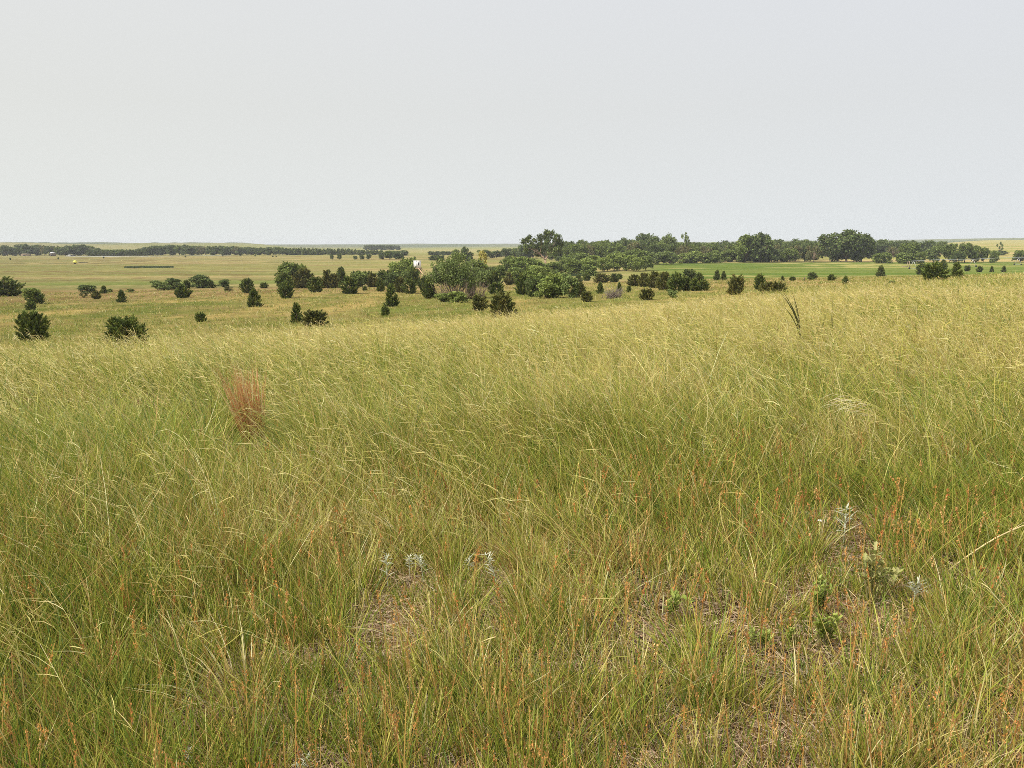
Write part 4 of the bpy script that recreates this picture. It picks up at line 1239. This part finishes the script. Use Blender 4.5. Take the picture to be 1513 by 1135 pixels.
# ------------------------------------------------------------------ hunting box on stilts
def hunting_blind():
    y = 200.0; px = y / FP
    d = ray(616.6, 391)
    x = d[0] * y; z0 = float(Z(x, y)); zb = ray(616, 396.6)[2] * y - z0; zt = ray(616, 385.6)[2] * y - z0
    e = link('hunting_blind', None, None, 'small white hunting box with dark windows on timber stilts', 'hunting blind', loc=(x, y, z0))
    e.rotation_euler = (0, 0, R(-54 + 90))
    s = 1.38; h = zt - zb
    # local frame: faces look along -x (left wall) and -y (right wall) after the turn
    w = MB(); w.box((0, 0, zb + h / 2), (s, s, h)); w.build('wall', M_WHITE, e)
    r = MB(); r.box((0, 0, zt + .04), (s + .16, s + .16, .08)); r.build('roof', M_WHITE, e)
    f = MB(); f.box((0, 0, zb - .06), (s + .1, s + .1, .12)); f.build('floor_frame', M_WOOD, e)
    for dx, dy, ww, hh, zc in ((-s / 2 - .012, 0, .22, .55, .52), (0, -s / 2 - .012, .28, .7, .6)):
        b = MB()
        b.box((dx, dy, zb + h * zc), (.03 if dx else ww, .03 if dy else ww, hh)); wn = b.build('window', M_DARK, e)
        t = MB()
        for sgn in (-1, 1):
            t.box((dx * 1.01, dy * 1.01, zb + h * zc + sgn * (hh / 2 + .03)), (.05 if dx else ww + .12, .05 if dy else ww + .12, .06))
        t.build('frame', M_WHITE, wn)
    c = MB(); c.box((-s / 2 - .01, -s / 2 - .01, zb + h / 2), (.07, .07, h * .99)); c.build('corner_trim', M_STEEL, e)
    for a in (-1, 1):
        for b_ in (-1, 1):
            l = MB(); l.tube([(a * .5, b_ * .5, zb - .12), (a * .62, b_ * .62, -.2)], [.06, .06], 6); l.build('leg', M_WOOD, e)
    # stairs lean down towards the right of the view
    inv = Matrix.Rotation(-e.rotation_euler.z, 3, 'Z')
    st = link('stairs', None, e)
    run = 3.4 * (zb / 4.3)
    tread = MB()
    for off in (-.35, .35):
        p = np.array(inv @ Vector((.35, off - .45, zb))); q = np.array(inv @ Vector((.35 + run, off - .45, 0)))
        b = MB(); b.tube([p, q], [.10, .10], 6); b.build('stringer', M_PINE, st)
    for k in range(1, 12):
        t = k / 12
        p = np.array(inv @ Vector((.35 + run * t, -.80, zb * (1 - t)))); q = np.array(inv @ Vector((.35 + run * t, -.10, zb * (1 - t))))
        tread.tube([p, q], [.03, .03], 5)
    tread.build('treads', M_WOOD, st)
    p = np.array(inv @ Vector((.75, .2, zb + .4))); q = np.array(inv @ Vector((.75 + run, .2, .4)))
    b = MB(); b.tube([p, q], [.075, .075], 6); b.build('handrail', M_PINE, st)


hunting_blind()

# ------------------------------------------------------------------ irrigation pivot in the green field
def pivot():
    A = ray(1346, 386.0); ya = 312.0; B = ray(1515, 381.0); yb = 372.0
    pa = np.array([A[0] * ya, ya, A[2] * ya]); pb = np.array([B[0] * yb, yb, B[2] * yb])
    e = link('irrigation_pivot', None, None, 'long pale irrigation pipe on wheeled towers in the green field', 'irrigation rig', loc=(pa[0], pa[1], float(Z(pa[0], pa[1]))))
    o = np.array(e.location)
    t = np.linspace(0, 1, 25)[:, None]
    P = pa * (1 - t) + pb * t; P[:, 2] += .25 * np.abs(np.sin(t[:, 0] * math.pi * 2))
    b = MB(); b.tube(P - o, .085, 7); b.build('pipe', M_STEEL, e)
    tr = MB(); Q = P.copy(); Q[:, 2] -= .9 * np.abs(np.sin(t[:, 0] * math.pi * 2)) + .05
    tr.tube(Q - o, .018, 4)
    for k in range(1, 24): tr.tube([P[k] - o, Q[k] - o], [.014, .014], 4)
    tr.build('truss', M_STEEL, e)
    d = unit(pb - pa)
    for f in (0.02, .5, .93):
        c = pa * (1 - f) + pb * f; zg = float(Z(c[0], c[1]))
        w = MB()
        for s in (-1, 1):
            foot = np.array([c[0] + d[1] * 1.5 * s, c[1] - d[0] * 1.5 * s, zg + .36])
            w.tube([c - o, foot - o], [.06, .06], 5)
        w.tube([[c[0] + d[1] * 1.5 - o[0], c[1] - d[0] * 1.5 - o[1], zg + .36 - o[2]], [c[0] - d[1] * 1.5 - o[0], c[1] + d[0] * 1.5 - o[1], zg + .36 - o[2]]], [.05, .05], 5)
        tw = w.build('tower', M_STEEL, e)
        for s in (-1, 1):
            foot = np.array([c[0] + d[1] * 1.5 * s, c[1] - d[0] * 1.5 * s, zg + .36]) - o
            wb = MB(); wb.tube([foot - d * .14, foot + d * .14], [.36, .36], 14); wb.build('wheel', M_RUBBER, tw)


pivot()

# timber head frame at the near end of the pipe
def pump_frame():
    x, y, z = ground_hit(1342, 395, 240)
    e = link('pump_frame', None, None, 'tan timber frame of two posts beside the pale irrigation pipe', 'timber frame', loc=(x, y, z))
    for dx in (-.45, .55):
        b = MB(); b.tube([(dx, 0, -.1), (dx * .7, 0, 2.55)], [.11, .09], 7); b.build('post', M_TAN, e)
    b = MB(); b.tube([(-.4, 0, 2.3), (.45, 0, 2.3)], [.07, .07], 6); b.build('crossbar', M_TAN, e)
    b = MB(); b.box((-1.55, .1, .35), (2.0, .5, .25)); b.tube([(-2.4, .1, .1), (-1.9, .1, .3)], [.06, .06], 5); b.build('trough', M_TAN, e)


pump_frame()


def fence_post(u, vt, vb, label):
    x, y, z = ground_hit(u, vb, 90); h = (vb - vt) * y / FP
    mb = MB(); mb.tube([(0, 0, -.1), (.01, 0, h * .5), (.03, 0, h)], [.1, .09, .075], 7)
    mb.build('fence_post', M_BARK, None, label=label, cat='post', loc=(x, y, z))


fence_post(1188, 410, 415, 'short dark fence post left of the little round headed tree')

# ------------------------------------------------------------------ small far things on the left meadow
def sprayer():
    y = 452.0; d = ray(111, 390); x = d[0] * y; z = float(Z(x, y))
    e = link('field_sprayer', None, None, 'small bright yellow tank trailer with a dark boom on the meadow', 'farm trailer', loc=(x, y, z))
    mb = MB()
    prof = [(-1.0, .3), (-.85, .62), (-.4, .78), (.4, .78), (.85, .62), (1.0, .3)]
    mb.tube([(a, 0, 1.15) for a, _ in prof], [r for _, r in prof], 14); mb.build('tank', M_YEL, e)
    b = MB(); b.box((.3, 0, .38), (2.6, .9, .12)); b.tube([(1.5, 0, .5), (2.4, 0, .75), (7.6, .2, .62)], [.12, .16, .12], 6); b.build('boom', M_RUBBER, e)
    for s in (-1, 1):
        w = MB(); w.tube([(0, s * .52, .36), (0, s * .72, .36)], [.36, .36], 14); w.build('wheel', M_RUBBER, e)


sprayer()


def car(u, y, mat, label, van=False):
    d = ray(u, 377); x = d[0] * y; z = float(Z(x, y))
    e = link('parked_car', None, None, label, 'car', 'cars parked by the shelter belt', loc=(x, y, z))
    V = []; prof = [(-2.1, .35), (-2.15, .8), (-1.2, .95), (-.6, 1.45), (.9, 1.5), (1.6, .98), (2.1, .9), (2.15, .35)]
    n = len(prof)
    for s in (-.85, .85):
        V += [(a, s * (.86 if b > 1.2 else 1), b) for a, b in prof]
    T = []
    Qs = [[k, (k + 1) % n, n + (k + 1) % n, n + k] for k in range(n)]
    for off, rev in ((0, 1), (n, 0)):
        for k in range(1, n - 1):
            t = [off, off + k, off + k + 1]; T.append(t[::-1] if rev else t)
    link('body', raw_mesh('body', V, Qs, T, None, mat), e)
    g = MB(); g.box((.15, -.80, 1.2), (1.7, .05, .36)); g.build('window', M_GLASS, e)
    for a in (-1.35, 1.35):
        for s in (-1, 1):
            w = MB(); w.tube([(a, s * .7, .33), (a, s * .9, .33)], [.33, .33], 12); w.build('wheel', M_RUBBER, e)


car(102, 800, M_CARW, 'tiny white parked car before the left shelter belt')
car(107.5, 800, M_CARD, 'tiny dark parked car beside the white one by the shelter belt')


def shed(u, y, w, h, wall, roofm, label):
    d = ray(u, 376); x = d[0] * y; z = float(Z(x, y))
    e = link('farm_shed', None, None, label, 'shed', loc=(x, y, z))
    b = MB(); b.box((0, 0, h * .35), (w, 5, h * .7)); b.build('wall', wall, e)
    V = [(-w / 2 - .3, -2.8, h * .7), (w / 2 + .3, -2.8, h * .7), (w / 2 + .3, 2.8, h * .7), (-w / 2 - .3, 2.8, h * .7), (-w / 2 - .3, 0, h), (w / 2 + .3, 0, h)]
    link('roof', raw_mesh('roof', V, [[0, 1, 5, 4], [2, 3, 4, 5], [3, 2, 1, 0]], [[0, 4, 3], [1, 2, 5]], None, roofm), e)
    g = MB(); g.box((0, -2.52, h * .25), (w * .3, .05, h * .5)); g.build('door', M_DARK, e)


shed(78, 800, 3.2, 4.0, M_BARK, M_ROOF, 'small pale roofed shed half hidden in the left shelter belt')
shed(38, 815, 7, 2.4, M_TAN, M_TAN, 'long low tan shed at the foot of the left shelter belt')

# ------------------------------------------------------------------ single foreground plants
def ribbon_obj(name, P0, D, G, L, w, cb, ct, S, label, cat, loc, mat=M_GRASS, tip=.12, base=.8):
    n = len(L)
    ph = rng.uniform(0, math.pi, n); W = np.c_[np.cos(ph), np.sin(ph) * .5, np.zeros(n)]
    V, Q, c = strips(P0, D, G, L, w, unit(W), cb, ct, S, base, tip)
    return link(name, raw_mesh(name, V, Q, None, c, mat), None, label, cat, loc=loc)


def rust_clump():
    x, y, z = ground_hit(376, 655, 3)
    n = 330; px = y / FP
    a = rng.uniform(0, 2 * math.pi, n); f = np.sqrt(rng.random(n))
    P0 = np.c_[np.cos(a) * .10 * f, np.sin(a) * .10 * f, np.full(n, -.02)]
    D = np.c_[np.cos(a) * .13 * f - .09, np.sin(a) * .12 * f, np.ones(n)]
    G = np.c_[rng.normal(-.05, .09, n), rng.normal(0, .08, n), -rng.uniform(0, .12, n)]
    L = rng.uniform(.30, 1.0, n) ** .8 * (112 * px / .80)
    c = pick([(.60, .31, .12), (.66, .38, .17), (.50, .23, .09), (.72, .55, .28)], n, [4, 4, 3, 2])
    k = 14
    c[:k] = np.array([.7, .58, .3]); L[:k] *= 1.18
    ribbon_obj('bunchgrass', P0, D, G, L, rng.uniform(.004, .008, n), c * .8, c, 4, 'upright rust orange clump of dead bunchgrass amid green grass', 'grass clump', (x, y, z))


rust_clump()


def dark_stalk(u, vt, vb, label, n, curl, seed):
    rs = np.random.default_rng(seed)
    y = 12.0 if u < 1400 else 24.0
    d = ray(u, vt); x = d[0] * y; z = float(Z(x, y))
    H = d[2] * y - z
    P0 = np.c_[rs.normal(0, .012, (n, 2)), np.zeros(n)]
    D = np.c_[rs.normal(.03, .012, n), rs.normal(0, .015, n), np.ones(n)]
    G = np.c_[-curl * rs.uniform(.55, 1.35, n), rs.normal(0, .05, n), -.25 * curl * rs.uniform(.6, 1.4, n)]
    L = H * rs.uniform(.75, 1.12, n)
    c = np.tile([.075, .08, .025], (n, 1)) * (1 if u < 1200 else 2.0 if u < 1400 else 3.2) * rs.uniform(.7, 1.5, (n, 1))
    V, Q, cc = strips(P0, D, G, L, rs.uniform(.015, .023, n) * (1 if u < 1200 else .7), np.tile([1., .2, 0], (n, 1)), c * 1.3, c, 6, .6, .1)
    link('tall_grass_stalk', raw_mesh('tall_grass_stalk', V, Q, None, cc, M_GRASS), None, label, 'grass stalk', 'dark tall grass stalks', loc=(x, y, z))


dark_stalk(1189, 424, 482, 'thick dark green stalk of grass with drooping blades above the crest', 8, .36, 1)
dark_stalk(1213, 452, 480, 'thin dark stalk of grass just right of the thick drooping one', 2, -.10, 2)
dark_stalk(1229, 444, 475, 'thin brown green stalk standing second right of the drooping one', 2, .05, 3)
dark_stalk(1417, 420, 452, 'faint green clump of grass stalks high on the right dune', 12, .05, 4)


def arching():
    x, y, z = ground_hit(1345, 690, 3)
    px = y / FP
    n = 7
    P0 = np.c_[rng.normal(0, .03, (n, 2)), np.zeros(n)]
    D = np.c_[rng.normal(-.25, .03, n), rng.normal(0, .03, n), np.full(n, 1.35)]
    G = np.c_[rng.normal(-.62, .03, n), rng.normal(0, .03, n), rng.normal(-.60, .03, n)]
    L = 138 * px * rng.uniform(.85, 1.12, n)
    c = pick([(.46, .44, .10), (.55, .50, .16)], n, [2, 1])
    items = [strips(P0, D, G, L, np.full(n, .0055), np.tile([.3, .6, .7], (n, 1)), c * .8, c, 7, 1, .5)]
    k = 7; rep = lambda q: np.repeat(q, k, 0)
    s = np.tile(np.linspace(.74, 1, k), n)[:, None]; m = n * k
    Pa = rep(P0) + rep(L)[:, None] * (rep(D) * s + rep(G) * s * s)
    Da = unit(np.c_[np.full(m, -1), rng.normal(0, .15, m), rng.normal(.02, .12, m)])
    ca = pick([(.66, .60, .36), (.62, .52, .34)], m, [1, 1])
    items.append(strips(Pa, Da, np.c_[np.zeros((m, 2)), -rng.uniform(.1, .4, m)], rng.uniform(.05, .12, m), np.full(m, .0028), np.tile([0, .5, .87], (m, 1)), ca, ca, 2))
    V, Q, cc = merge(items)
    link('arching_grass', raw_mesh('arching_grass', V, Q, None, cc, M_GRASS), None, 'pale arching tuft of needle grass bent over to the left', 'grass clump', loc=(x, y, z))


arching()


def dry_stem():
    p = ray(1416, 836); q = ray(1530, 770)
    x, y, z = ground_hit(1400, 850, 2)
    tip = q * (y + .1) - np.array([x, y, z])
    b = MB(); t = np.linspace(0, 1, 8)[:, None]
    P = np.array([0, 0, .02]) * (1 - t) + tip * t + np.array([0, 0, .03]) * np.sin(t * math.pi)
    b.tube(P, np.linspace(.0045, .003, 8), 6)
    for k in (3, 5):
        b.tube([P[k], P[k] + np.array([.07, .02, .035])], [.0025, .001], 5)
    b.build('dry_stem', plain_mat('straw_stem', (.58, .45, .22), .6, .15, 20), None, label='thick dry straw stem leaning in from the right edge', cat='grass stalk', loc=(x, y, z))


dry_stem()
SAGE = [(.56, .57, .42), (.48, .50, .34), (.66, .66, .50)]


def sage(u, vt, vb, label, lean=0., seed=0, spread=1.0):
    rs = np.random.default_rng(seed)
    x, y, z = ground_hit(u, vb + 22, 1.5)
    H = (vb + 22 - vt) * y / FP * 1.05; ph = (vb - vt) / (vb + 22 - vt)
    e = link('sagewort', None, None, label, 'silvery plant', 'silvery leaved plants in the grass', loc=(x, y, z))
    t = np.linspace(0, 1, 8)
    P = np.c_[lean * H * t ** 2, np.zeros(8), H * t]
    b = MB(); b.tube(P, np.linspace(.0028, .0013, 8), 6); b.build('stem', plain_mat('sage_stem', (.40, .42, .30), .8, .1, 20), e)
    n = 24
    s = 1 - ph * rs.random(n) ** 1.1
    base = np.c_[np.interp(s, t, P[:, 0]), np.zeros(n), H * s]
    a = np.arange(n) * 2.4 + rs.normal(0, .3, n)
    D = unit(np.c_[np.cos(a), np.sin(a) * .8, rs.uniform(.3, 1.0, n)])
    L = rs.uniform(.028, .05, n) * spread * (1.15 - .5 * (s - (1 - ph)) / ph)
    G = np.c_[np.cos(a) * .2, np.sin(a) * .2, -rs.uniform(-.25, .5, n)]
    W = unit(np.cross(D, np.array([0, 0, 1.0])))
    c = np.array(SAGE)[rs.integers(0, 3, n)] * rs.uniform(.85, 1.1, (n, 1))
    V, Q, cc = strips(base, D, G, L, np.full(n, .0062) * spread, W, c * .9, c, 4, .5, .1)
    link('leaves', raw_mesh('leaves', V, Q, None, cc, M_PLANT), e)


sage(573, 814, 852, 'upright silvery sprig, leftmost of the pale sprigs in front', 0, 1)
sage(606, 820, 840, 'faint greenish silvery sprig right of the upright one', 0, 2, .8)
sage(626, 818, 846, 'silvery sprig with a drooping head behind an orange stalk', -.15, 3)
sage(692, 820, 836, 'small pale yellowish sprig left of the nodding silvery one', .1, 4, .8)
sage(734, 816, 850, 'silvery sprig nodding to the left on a thin stem', -.3, 5)
sage(1246, 748, 786, 'widest silvery rosette sprig behind the broad leaved plant', 0, 6, 1.5)
sage(1349, 856, 878, 'star shaped silvery sprig right of the broad leaved plant', .1, 7, 1.3)
sage(282, 1096, 1130, 'small white flowering sprig at the lower left edge', 0, 8, .55)
sage(440, 1108, 1134, 'low pale sprig lying along the bottom edge', .4, 9, .65)


def leafy(u, vt, vb, label, nst, leaf, pal, seed, width, lobed=True):
    rs = np.random.default_rng(seed)
    x, y, z = ground_hit(u, vb + 10, 1.5)
    H = (vb + 10 - vt) * y / FP * 1.4
    wd = width * y / FP / 2
    e = link('leafy_plant', None, None, label, 'broad leaved plant', 'broad leaved plants in the grass', loc=(x, y, z))
    stm = MB(); V = []; T = []; cs = []; n = 0
    # lobed outline of one leaf along +x
    if lobed:
        half = [(0, 0), (.12, .06), (.25, .17), (.36, .10), (.5, .26), (.62, .14), (.76, .22), (.86, .10), (1, 0)]
    else:
        half = [(0, 0), (.15, .12), (.35, .22), (.6, .24), (.8, .17), (.93, .07), (1, 0)]
    for k in range(nst):
        a = rs.uniform(0, 2 * math.pi); f = rs.uniform(.15, 1)
        tip = np.array([math.cos(a) * wd * f, math.sin(a) * wd * f * .7, H * rs.uniform(.6, .98)])
        P = limb_pts(np.array([tip[0] * .25, tip[1] * .25, 0.]), tip, rs, .08, 6)
        stm.tube(P, np.linspace(.003, .0016, 6), 5)
        for j in range(17):
            t = rs.uniform(.45, 1.0); p = P[0] * (1 - t) + P[-1] * t
            aa = j * 2.4 + rs.normal(0, .4)
            d = unit(np.array([math.cos(aa), math.sin(aa), rs.uniform(.7, 1.9) if t < .92 else 2.4]))
            s = unit(np.cross(d, np.array([0, 0, 1.0]))); nrm = np.cross(s, d)
            l = leaf * rs.uniform(.38, .85)
            col = np.array(pal)[rs.integers(0, len(pal))] * rs.uniform(.85, 1.2)
            mid = []; 
            for q, (hx, hy) in enumerate(half):
                c0 = p + d * hx * l - nrm * l * .25 * hx ** 2
                V += [c0, c0 + s * hy * l + nrm * hy * l * .35, c0 - s * hy * l + nrm * hy * l * .35]
                cs += [col * 1.12, col, col]
            for q in range(len(half) - 1):
                b0 = n + q * 3; b1 = b0 + 3
                T += [[b0, b1, b1 + 1, b0 + 1], [b0, b0 + 2, b1 + 2, b1]]
            n += len(half) * 3
    stm.build('stems', plain_mat('green_stem', (.20, .18, .07), .7, .2, 20), e)
    link('leaves', raw_mesh('leaves', V, T, None, cs, M_PLANT), e)


LG = [(.27, .33, .06), (.33, .37, .08), (.22, .28, .05)]
LO = [(.30, .30, .09), (.36, .34, .13), (.23, .26, .07)]
leafy(1003, 884, 918, 'bright green lobed leaf plant left of the others', 4, .055, LG, 1, 44)
leafy(1287, 832, 888, 'largest olive leaved plant with woolly upright leaves', 9, .062, LO, 2, 80)
leafy(1212, 868, 905, 'fine leaved yellow green plant below a tall thin stem', 13, .036, LG, 3, 52, False)
leafy(1213, 918, 950, 'green plant with rounded leaves under the fine leaved one', 10, .044, LG, 4, 58, False)
leafy(1125, 936, 958, 'low green sprig of small leaves left of the rounded leaved plant', 9, .036, LG, 5, 60, False)
leafy(1168, 934, 948, 'tiny green leaf cluster between two larger sprigs', 3, .03, LG, 6, 24, False)
leafy(1246, 972, 984, 'tiny lone pair of green leaves near the ground', 2, .026, LG, 7, 16, False)


def white_flower(u, v):
    x, y, z = ground_hit(u, v + 26, 2); H = 26 * y / FP
    e = link('white_flower', None, None, 'single small white flower head above the grass', 'flower', loc=(x, y, z))
    b = MB(); b.tube([(0, 0, 0), (.005, 0, H)], [.002, .0015], 5); b.build('stem', plain_mat('flower_stem', (.2, .22, .08), .7, .1, 20), e)
    n = 16; a = np.arange(n) * 2.4
    D = unit(np.c_[np.cos(a), np.sin(a), np.full(n, .35)])
    c = np.tile([.8, .78, .74], (n, 1))
    V, Q, cc = strips(np.tile([.005, 0, H], (n, 1)), D, np.c_[np.zeros((n, 2)), np.full(n, -.3)], np.full(n, .017), np.full(n, .007), unit(np.cross(D, [0, 0, 1.])), c, c, 3, .6, .4)
    link('petals', raw_mesh('petals', V, Q, None, cc, M_PLANT), e)


white_flower(1209, 767)

# ------------------------------------------------------------------ light
SUN_EL, SUN_AZ = R(50), R(-115)               # azimuth from +Y towards +X: behind and to the left of the camera
sd = Vector((math.sin(SUN_AZ) * math.cos(SUN_EL), math.cos(SUN_AZ) * math.cos(SUN_EL), math.sin(SUN_EL)))
sl = bpy.data.lights.new('sun', 'SUN'); sl.energy = 4.6; sl.angle = R(2); sl.color = (1, .95, .87)
so = bpy.data.objects.new('sun', sl); C.objects.link(so)
so.rotation_euler = sd.to_track_quat('Z', 'Y').to_euler()

w = bpy.data.worlds.new('World'); scene.world = w; w.use_nodes = True
nt = w.node_tree; nt.nodes.clear()
out = nt.nodes.new('ShaderNodeOutputWorld'); bg = nt.nodes.new('ShaderNodeBackground')
sky = nt.nodes.new('ShaderNodeTexSky'); sky.sky_type = 'NISHITA'; sky.sun_disc = False
sky.sun_elevation = SUN_EL; sky.sun_rotation = SUN_AZ; sky.dust_density = 6; sky.air_density = 1.2
sc = N(nt, 'ShaderNodeVectorMath', operation='SCALE'); sc.inputs['Scale'].default_value = 1.0
nt.links.new(sky.outputs[0], sc.inputs[0])
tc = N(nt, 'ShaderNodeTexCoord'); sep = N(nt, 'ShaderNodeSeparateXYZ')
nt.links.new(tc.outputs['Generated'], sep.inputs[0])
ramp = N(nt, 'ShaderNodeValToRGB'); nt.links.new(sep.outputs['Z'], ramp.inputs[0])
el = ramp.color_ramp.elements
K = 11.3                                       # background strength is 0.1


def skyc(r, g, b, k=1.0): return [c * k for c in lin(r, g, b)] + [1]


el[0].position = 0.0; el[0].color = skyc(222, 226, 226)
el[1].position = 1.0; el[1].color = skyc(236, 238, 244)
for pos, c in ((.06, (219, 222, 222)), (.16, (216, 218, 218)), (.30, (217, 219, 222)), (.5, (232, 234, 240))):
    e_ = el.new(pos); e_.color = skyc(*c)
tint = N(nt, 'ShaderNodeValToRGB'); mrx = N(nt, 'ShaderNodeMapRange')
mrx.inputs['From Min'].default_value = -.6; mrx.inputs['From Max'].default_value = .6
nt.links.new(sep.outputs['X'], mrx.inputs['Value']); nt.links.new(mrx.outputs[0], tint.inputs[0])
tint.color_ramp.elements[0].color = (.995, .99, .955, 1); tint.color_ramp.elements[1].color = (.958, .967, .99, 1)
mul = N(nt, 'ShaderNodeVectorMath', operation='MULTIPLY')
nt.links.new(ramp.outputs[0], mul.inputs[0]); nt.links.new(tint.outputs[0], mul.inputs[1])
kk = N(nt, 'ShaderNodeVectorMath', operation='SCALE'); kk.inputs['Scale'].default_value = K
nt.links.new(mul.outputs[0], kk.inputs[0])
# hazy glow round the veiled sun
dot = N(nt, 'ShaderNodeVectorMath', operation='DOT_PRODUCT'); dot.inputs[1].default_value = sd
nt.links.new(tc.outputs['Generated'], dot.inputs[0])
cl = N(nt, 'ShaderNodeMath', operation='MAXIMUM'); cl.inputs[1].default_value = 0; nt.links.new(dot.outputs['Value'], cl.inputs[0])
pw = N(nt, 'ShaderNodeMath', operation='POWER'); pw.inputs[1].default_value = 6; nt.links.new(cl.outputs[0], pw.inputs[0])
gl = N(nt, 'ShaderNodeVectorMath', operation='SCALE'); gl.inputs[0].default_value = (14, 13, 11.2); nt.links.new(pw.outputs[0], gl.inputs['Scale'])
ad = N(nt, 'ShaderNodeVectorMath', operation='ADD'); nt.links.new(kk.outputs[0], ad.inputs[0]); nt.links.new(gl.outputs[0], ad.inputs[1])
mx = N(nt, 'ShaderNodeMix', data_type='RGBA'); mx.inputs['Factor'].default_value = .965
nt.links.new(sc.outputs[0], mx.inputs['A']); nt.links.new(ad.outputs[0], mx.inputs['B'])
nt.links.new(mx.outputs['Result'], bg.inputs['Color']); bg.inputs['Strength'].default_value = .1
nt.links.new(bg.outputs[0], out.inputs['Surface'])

# ------------------------------------------------------------------ haze
mb = MB(); mb.box((0, 0, 5), (19000, 19000, 37))
hm, hnt, hout = mat_new('haze_air')
pv = N(hnt, 'ShaderNodeVolumePrincipled'); pv.inputs['Color'].default_value = (.86, .90, .95, 1); pv.inputs['Density'].default_value = .00013
hnt.links.new(pv.outputs[0], hout.inputs['Volume'])
mb.build('haze', hm, None, kind='stuff', label='pale haze hanging over the plain', cat='haze')

# ------------------------------------------------------------------ render settings
scene.view_settings.view_transform = 'Standard'
scene.view_settings.look = 'None'
scene.view_settings.exposure = 0
scene.view_settings.gamma = 1
scene.render.engine = 'CYCLES'
cy = scene.cycles
cy.max_bounces = 6; cy.diffuse_bounces = 3; cy.glossy_bounces = 2; cy.transmission_bounces = 4; cy.transparent_max_bounces = 6; cy.volume_bounces = 0
cy.use_denoising = False
cy.denoiser = 'OPENIMAGEDENOISE'
cy.denoising_input_passes = 'RGB_ALBEDO_NORMAL'
cy.denoising_prefilter = 'ACCURATE'
cy.filter_width = .85
